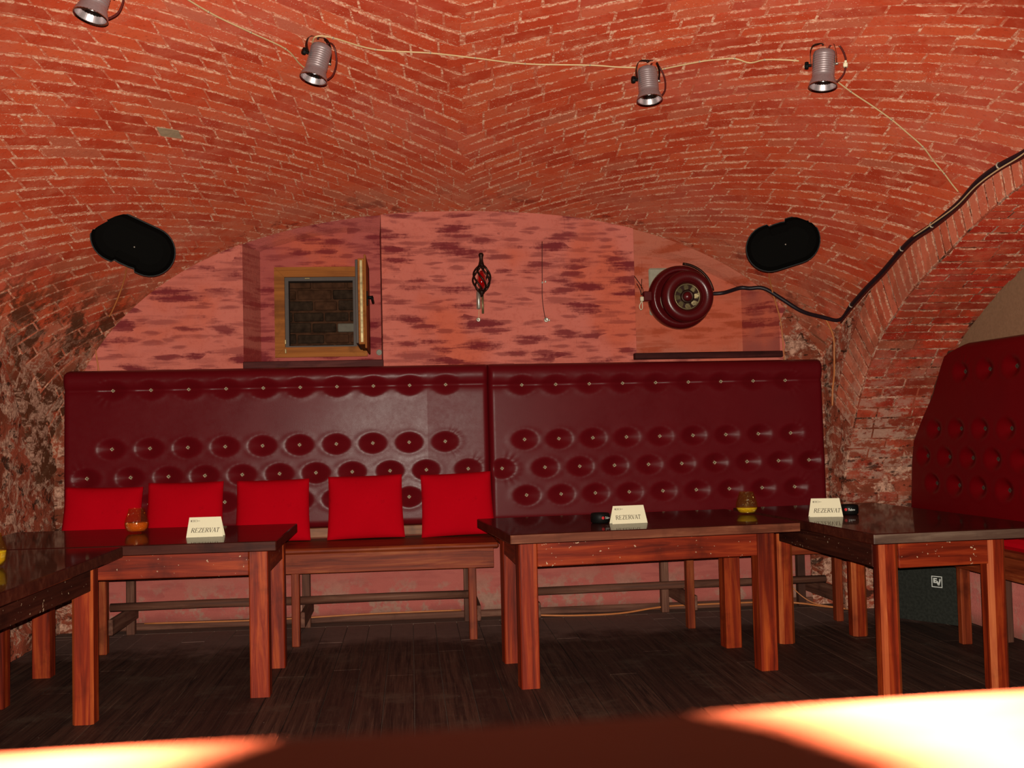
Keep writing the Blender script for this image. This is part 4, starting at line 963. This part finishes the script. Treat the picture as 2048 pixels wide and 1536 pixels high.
for y_ in (6.50, 6.30, 6.05, 5.86, 5.6, 5.42, 5.25, 5.0, 4.78, 4.60, 4.42, 4.2, 3.9):
    z_ = float(zv(XR-.03, y_)); edge.append((XR-.035+.010*math.sin(y_*9), y_, z_-.030+.012*math.sin(y_*7)))
mid = [vp(2.36, 6.84, .02), vp(2.46, 6.80, .02), vp(2.575, 6.74, .02), vp(2.66, 6.62, .022)]
cable('power_cable', bl+mid+edge, .0135, M['black_cable'], 'thick black cable running from the fan up along the arch edge', clips=(9, 12, 14, 17))
cable('speaker_cable', [(p[0]-.004, p[1]-.02, p[2]-.022) for p in edge], .0055, M['maroon'], 'thin dark red cable following the black cable along the arch')
cable('lamp_cable', [(p[0]-.015, p[1], p[2]-.014+.012*math.sin(p[1]*5)) for p in edge[5:]], .0036, M['cream_cable'], 'cream cable bundled with the black cable at the upper right')
cable('speaker_cable', [vp(-1.62, 6.30, .03), vp(-1.70, 6.55, .01), vp(-1.82, 6.72, .012), (-1.93, YW-.012, 1.87), (-1.955, YW-.012, 1.80), (-1.945, YW-.012, 1.70), (-1.935, YW-.012, 1.62), (-1.93, YW-.012, 1.4)], .0045, M['orange_cable'], 'orange cable dropping from the left speaker to the bench')
cable('speaker_cable', [vp(2.21, 6.35, .02), vp(2.27, 6.5, .012), vp(2.33, 6.66, .012), vp(2.40, 6.80, .014), (2.462, YW-.015, 1.90), (2.475, YW-.012, 1.80), (2.485, YW-.012, 1.62), (2.49, YW-.012, 1.4)], .0045, M['orange_cable'], 'orange cable dropping from the right speaker past the fan niche')
cable('speaker_cable', [vp(2.68, 6.60, .016), (2.725, 6.62, 1.75), (2.735, 6.64, 1.62), (2.722, 6.62, 1.50), (2.700, 6.60, 1.40), (2.695, 6.60, 1.30)], .006, M['orange_cable'], 'orange cable hanging beside the right bench end on the pier')
cable('floor_cable', [(.77, 6.74, .02), (1.0, 6.72, .012), (1.3, 6.74, .010), (1.55, 6.78, .03), (1.75, 6.83, .03), (2.3, 6.83, .03), (2.5, 6.80, .02), (2.62, 6.70, .012), (2.72, 6.58, .012)], .006, M['orange_cable'], 'orange cable lying at the foot of the back wall under the right bench')
cable('floor_cable', [(-1.65, 6.79, .055), (-.9, 6.78, .05), (-.3, 6.79, .06), (.3, 6.79, .062)], .005, M['orange_cable'], 'thin orange cable along the wall foot under the left bench')
cable('floor_cable', [(2.52, 6.78, .45), (2.44, 6.80, .36), (2.40, 6.79, .25), (2.44, 6.76, .14), (2.55, 6.70, .04), (2.70, 6.62, .012), (2.74, 6.5, .012)], .0035, M['orange_cable'], 'thin looping cable hanging behind the right bench leg')

# ------------------------------------------------------------------ speakers on the vault
def pill(loc, facing, roll, L, R_, depth, label, notch=0):
    t = thing('wall_speaker', label, 'speaker', loc)
    q = Vector(facing).normalized().to_track_quat('-Y', 'Z').to_matrix().to_4x4() @ Matrix.Rotation(roll, 4, 'Y')
    def outline(sc, y, n=16):
        a = []; h = L/2-R_
        dip = .026*max(.55, min(1, (y/depth+.42)/.3)) if notch else 0
        def edge(sg):
            for f in (.72, .60, .30, 0, -.30, -.60, -.72):
                d_ = dip if abs(f) < .65 and sg == notch else 0
                a.append((f*h*sg, y, sg*(R_*sc-d_*(1.0 if abs(f) > .5 else .75))))
        for k in range(n+1): th = -math.pi/2+math.pi*k/n; a.append((h+math.cos(th)*R_*sc, y, math.sin(th)*R_*sc))
        edge(1)
        for k in range(n+1): th = math.pi/2+math.pi*k/n; a.append((-h+math.cos(th)*R_*sc, y, math.sin(th)*R_*sc))
        edge(-1)
        return a
    def loft(name, secs, mat, cap0=True, cap1=True):
        mb = MB(); vs = []; 
        for sc, y in secs: vs += [q @ Vector(p) for p in outline(sc, y)]
        n = len(outline(1, 0)); fs = [(i*n+k, i*n+(k+1) % n, (i+1)*n+(k+1) % n, (i+1)*n+k) for i in range(len(secs)-1) for k in range(n)]
        if cap0: fs.append(tuple(range(n)))
        if cap1: fs.append(tuple((len(secs)-1)*n+k for k in range(n-1, -1, -1)))
        mb.add(vs, fs, 0, False); o = mb.build(name, mat, t)
        return o
    loft('cabinet', [(.62, depth*.62), (.80, depth*.52), (.97, depth*.12), (1.0, -depth*.15), (.985, -depth*.25)], M['black'])
    loft('grille', [(.965, -depth*.20), (.93, -depth*.31), (.80, -depth*.38), (.5, -depth*.42)], M['grille'])
    mb = MB(); mb.lathe([(.0, -.003), (.0045, -.002), (.0045, .002)], 8, 0, q @ Matrix.Translation((.01, -depth*.425, -.01)) @ Matrix.Rotation(math.pi/2, 4, 'X')); mb.build('badge', M['silver'], t)
    mb = MB(); mb.tube([q @ Vector((.0, depth*.55, 0)), q @ Vector((0, depth*1.05, .03))], .018, 10); mb.box(-.05, .05, depth*.5, depth*.62, -.035, .035, .006, 0, q); mb.build('bracket', M['black'], t)
    return t
pill((-1.505, 6.02, 2.268), (.25, -1, -.22), math.radians(24), .462, .140, .21, 'black pill-shaped speaker on the left, right end tilted down', -1)
pill((2.205, 6.06, 2.245), (-.30, -1, -.05), math.radians(-15), .435, .142, .20, 'black pill-shaped speaker on the right, beside the black cable', 1)
# ------------------------------------------------------------------ fan
fan = thing('duct_fan', 'round dark red extractor fan in the right wall niche', 'fan', (1.80, 6.86, 2.045))
q = Vector((-.02, -1, -.02)).to_track_quat('-Z', 'Y').to_matrix().to_4x4()     # local -Z looks into the room
mb = MB(); mb.lathe([(.10, .20), (.165, .18), (.205, .12), (.213, .06), (.208, .02), (.190, -.005), (.172, -.010), (.168, .02)], 48, 0, q, True, closed=True); mb.build('housing', M['fan_red'], fan)
q2 = Matrix.Translation((.028, -.03, -.004)) @ q
mb = MB(); mb.lathe([(.170, .03), (.171, -.02), (.160, -.048), (.135, -.060), (.108, -.052), (.092, -.028), (.086, .0)], 48, 0, q2, True, closed=True); mb.build('inlet_ring', M['fan_red'], fan)
mb = MB(); mb.lathe([(.0, .012), (.09, .012)], 32, 0, q2, False, closed=True); mb.build('back_disc', M['iron'], fan)
for k in range(8):
    a = 2*math.pi*k/8; Rz = q2 @ Matrix.Rotation(a, 4, 'Z'); mb = MB()
    prof = [(.040, -.010, .012), (.058, -.019, .004), (.078, -.024, -.006), (.080, -.004, .000), (.072, .012, .008), (.054, .012, .012), (.042, .008, .014)]
    mb.add([Rz @ Vector(p) for p in prof]+[Rz @ Vector((p[0], p[1], p[2]+.003)) for p in prof], [tuple(range(7)), tuple(range(13, 6, -1))]+[(i, 7+i, 7+(i+1) % 7, (i+1) % 7) for i in range(7)]); mb.build('blade', M['brass'], fan)
mb = MB(); mb.lathe([(.084, .004), (.086, -.004), (.082, -.007), (.079, -.003)], 40, 0, q2, True, closed=True); mb.build('brass_ring', M['brass'], fan)
mb = MB(); mb.lathe([(.044, .01), (.046, -.010), (.040, -.018), (.030, -.014)], 28, 0, q2, True, closed=True); mb.build('hub_ring', M['iron'], fan)
mb = MB(); mb.lathe([(.031, .01), (.030, -.016), (.024, -.028), (.0, -.030)], 24, 0, q2); mb.build('hub', M['fan_red'], fan)
mb = MB(); ca = [q @ Vector((.222*math.cos(th), .222*math.sin(th), .03)) for th in np.linspace(math.radians(95), math.radians(170), 14)]
mb.tube(ca, .009, 8); mb.build('flex_lead', M['iron'], fan)
mb = MB(); mb.box(-.262, -.205, -.03, .02, -.03, .035, .006); mb.build('terminal_box', M['fan_red'], fan)
mb = MB(); mb.box(-.285, -.262, -.032, -.008, -.030, .0, .004); mb.tube(smooth_path([(-.275, -.02, -.03), (-.29, -.02, -.06), (-.284, -.02, -.085), (-.270, -.015, -.075), (-.27, -.01, -.03)], 4), .003, 6); mb.build('cable_gland', M['card'], fan)
mb = MB()
for k, (dx_, dz_) in enumerate(((-.30, .09), (-.265, .12), (-.315, .14))):
    mb.tube(smooth_path([(-.275, -.015, .01), (-.285+.01*k, -.02, .05), (dx_, .0, dz_)], 4), .0022, 6)
mb.build('loose_wires', M['iron'], fan)
mb = MB(); mb.box(-.17, .06, .205, .222, -.10, .222, .01); mb.build('back_plate', plain('pale_grey_patch', (0.42, 0.38, 0.28), .8), fan)
# ------------------------------------------------------------------ wrought wall lantern
lan = thing('wall_lantern', 'twisted iron wall lantern with red glass hanging on the plaster', 'lantern', (.474, YW-.075, 2.165))
mb = MB(); mb.lathe([(.0, .172), (.012, .170), (.0175, .158), (.015, .148), (.012, .140), (.013, .118), (.019, .095), (.024, .080)], 18); mb.build('finial', M['iron'], lan)
for k in range(7):
    pts = []
    for i in range(15):
        t_ = i/14; z_ = .086-t_*.165; r_ = .018+.040*math.sin(math.pi*min(1, t_*1.0))**.75; a = 2*math.pi*k/7+t_*2.1
        pts.append((r_*math.cos(a), r_*math.sin(a), z_))
    mb = MB(); mb.tube(pts, .0066, 7); mb.build('cage_bar', M['iron'], lan)
mb = MB(); mb.lathe([(.0, .058), (.016, .050), (.027, .020), (.029, -.010), (.024, -.045), (.012, -.062), (.0, -.066)], 20); mb.build('glass', M['red_glass'], lan)
mb = MB(); mb.lathe([(.022, -.074), (.020, -.088), (.011, -.10), (.009, -.115)], 16); mb.build('cup', M['iron'], lan)
mb = MB(); mb.tube([(0.004, 0, -.10), (0.004, 0, -.222)], .0078, 12); mb.build('stem', M['brass'], lan)
mb = MB(); mb.box(-.034, -.006, .035, .045, -.19, -.075, .004); mb.lathe([(.013, -.06), (.013, .0), (.012, .055), (.006, .062), (0, .062)], 14, 0, Matrix.Translation((-.02, .02, -.13)) @ Matrix.Rotation(math.pi, 4, 'X')); mb.build('mount', M['silver'], lan)
mb = MB(); mb.box(-.006, .006, .005, .072, -.098, -.088, .002); mb.build('arm', M['iron'], lan)
for (x_, z_, r_, lb) in ((.453, 1.912, .014, 'pale screw plug in the plaster below the lantern'), (.897, 1.905, .016, 'screw plug in the plaster at the foot of the thin crack'), (.916, 1.902, .006, 'tiny screw head just right of the lower screw plug'), (.877, 2.15, .007, 'small screw head halfway up the thin crack'), (.897, 2.155, .007, 'small screw head right of its twin, halfway up the crack'), (-.196, 1.725, .020, 'pale round cap at the lower right corner of the window niche')):
    mb = MB(); yy = YW if x_ > 0 else NB
    xf = Matrix.Translation((x_, yy, z_)) @ Matrix.Rotation(math.pi/2, 4, 'X')
    mb.lathe([(r_, -.001), (r_, .004), (r_*.55, .006), (r_*.35, .002), (0, .002)], 12, 0, xf); tag(mb.build('wall_screw', M['silver'] if r_ < .018 else plain('grey_cap', (.32, .30, .24), .6)), lb, 'screw')
cable('wall_wire', [(.882, YW-.003, 2.42), (.879, YW-.003, 2.3), (.876, YW-.003, 2.16), (.874, YW-.003, 2.05), (.884, YW-.003, 1.95), (.892, YW-.004, 1.91)], .0026, M['maroon'], 'thin dark wire running down the plaster right of the lantern')
cable('wall_wire', [(.459, YW-.003, 1.98), (.457, YW-.003, 1.95), (.454, YW-.004, 1.915)], .0024, M['cream_cable'], 'short pale wire between the lantern and the screw below it')

# ------------------------------------------------------------------ subwoofer under the niche bench
sub = thing('subwoofer', 'black box subwoofer with white square badge under the right niche bench', 'speaker', (2.87, 6.30, 0), math.radians(-55))
mb = MB(); fp = [(0, 0), (.47, 0), (.47, .03), (.31, .23), (.05, .23), (0, .03)]
mb.add([(a, b, .004) for a, b in fp]+[(a, b, .405) for a, b in fp], [tuple(range(5, -1, -1)), tuple(range(6, 12))]+[(i, (i+1) % 6, 6+(i+1) % 6, 6+i) for i in range(6)]); mb.build('cabinet', M['sub_black'], sub)
lg = MB(); bx, bz, s_ = .296, .212, .066
def fq(a, b, c, d): lg.add([(bx+a*s_, -.0012, bz+c*s_), (bx+b*s_, -.0012, bz+c*s_), (bx+b*s_, -.0012, bz+d*s_), (bx+a*s_, -.0012, bz+d*s_)], [(0, 1, 2, 3)])
w_ = .07
for a in ((0, 1, 0, w_), (0, 1, 1-w_, 1), (0, w_, w_, 1-w_), (1-w_, 1, w_, 1-w_), (.17, .30, .38, .82), (.30, .52, .38, .48), (.30, .48, .55, .64), (.30, .52, .72, .82)): fq(*a)
for q_ in ([(.44, .58), (.58, .58), (.70, .18), (.58, .18)], [(.58, .18), (.72, .18), (.90, .78), (.77, .78)], [(.70, .68), (.74, .78), (.90, .78), (.86, .68)]):
    lg.add([(bx+a*s_, -.0012, bz+b*s_) for a, b in q_], [(0, 1, 2, 3)])
lg.build('badge', M['white_print'], sub)
for fx in (.06, .30):
    mb = MB(); mb.box(fx, fx+.04, .05, .09, 0, .004); mb.build('foot', M['black'], sub)

# ------------------------------------------------------------------ counter the camera rests on, and the camera itself
ctr = thing('bar_counter', 'blurred varnished wooden counter across the bottom of the picture', 'counter', (0, 0, 0))
ZC = CAM_Z-.062
def cpt(px, py):
    d = _fw*F_PX + _cx*(px-1024) + _cy*(768-py); k = (ZC-CAM_Z)/d.z; return Vector((0, 0, CAM_Z))+d*k
e0, e1 = cpt(0, 1514), cpt(2048, 1386)
dr = (e1-e0).normalized(); pn = Vector((dr.y, -dr.x, 0))
a_, b_ = e0-dr*.55, e1+dr*.55
mb = MB()
V_ = [a_, b_, b_+pn*.62, a_+pn*.62]
mb.add([(p.x, p.y, ZC) for p in V_]+[(p.x, p.y, ZC-.04) for p in V_], [(0, 3, 2, 1), (4, 5, 6, 7), (0, 1, 5, 4), (1, 2, 6, 5), (2, 3, 7, 6), (3, 0, 4, 7)]); mb.build('countertop', M['counter'], ctr)
V_ = [a_+pn*.06+dr*.1, b_+pn*.06-dr*.1, b_+pn*.10-dr*.1, a_+pn*.10+dr*.1]
mb = MB(); mb.add([(p.x, p.y, ZC-.041) for p in V_]+[(p.x, p.y, 0) for p in V_], [(0, 3, 2, 1), (4, 5, 6, 7), (0, 1, 5, 4), (1, 2, 6, 5), (2, 3, 7, 6), (3, 0, 4, 7)]); mb.build('front_panel', M['leg_x'], ctr)
cm = thing('compact_camera', 'small compact camera standing on the bar counter', 'camera', (0, 0, CAM_Z))
mb = MB(); R4 = CAM_ROT
xb = R4 @ Matrix.Identity(4)
mb.box(-.055, .055, -.028, .055, .036, .060, .006, 0, xb); mb.build('body', M['black'], cm)
mb = MB(); mb.lathe([(.024, .037), (.024, -.014), (.022, -.016), (.018, -.014), (.018, .034)], 32, 0, xb, True, closed=True); mb.build('lens_barrel', M['steel'], cm)
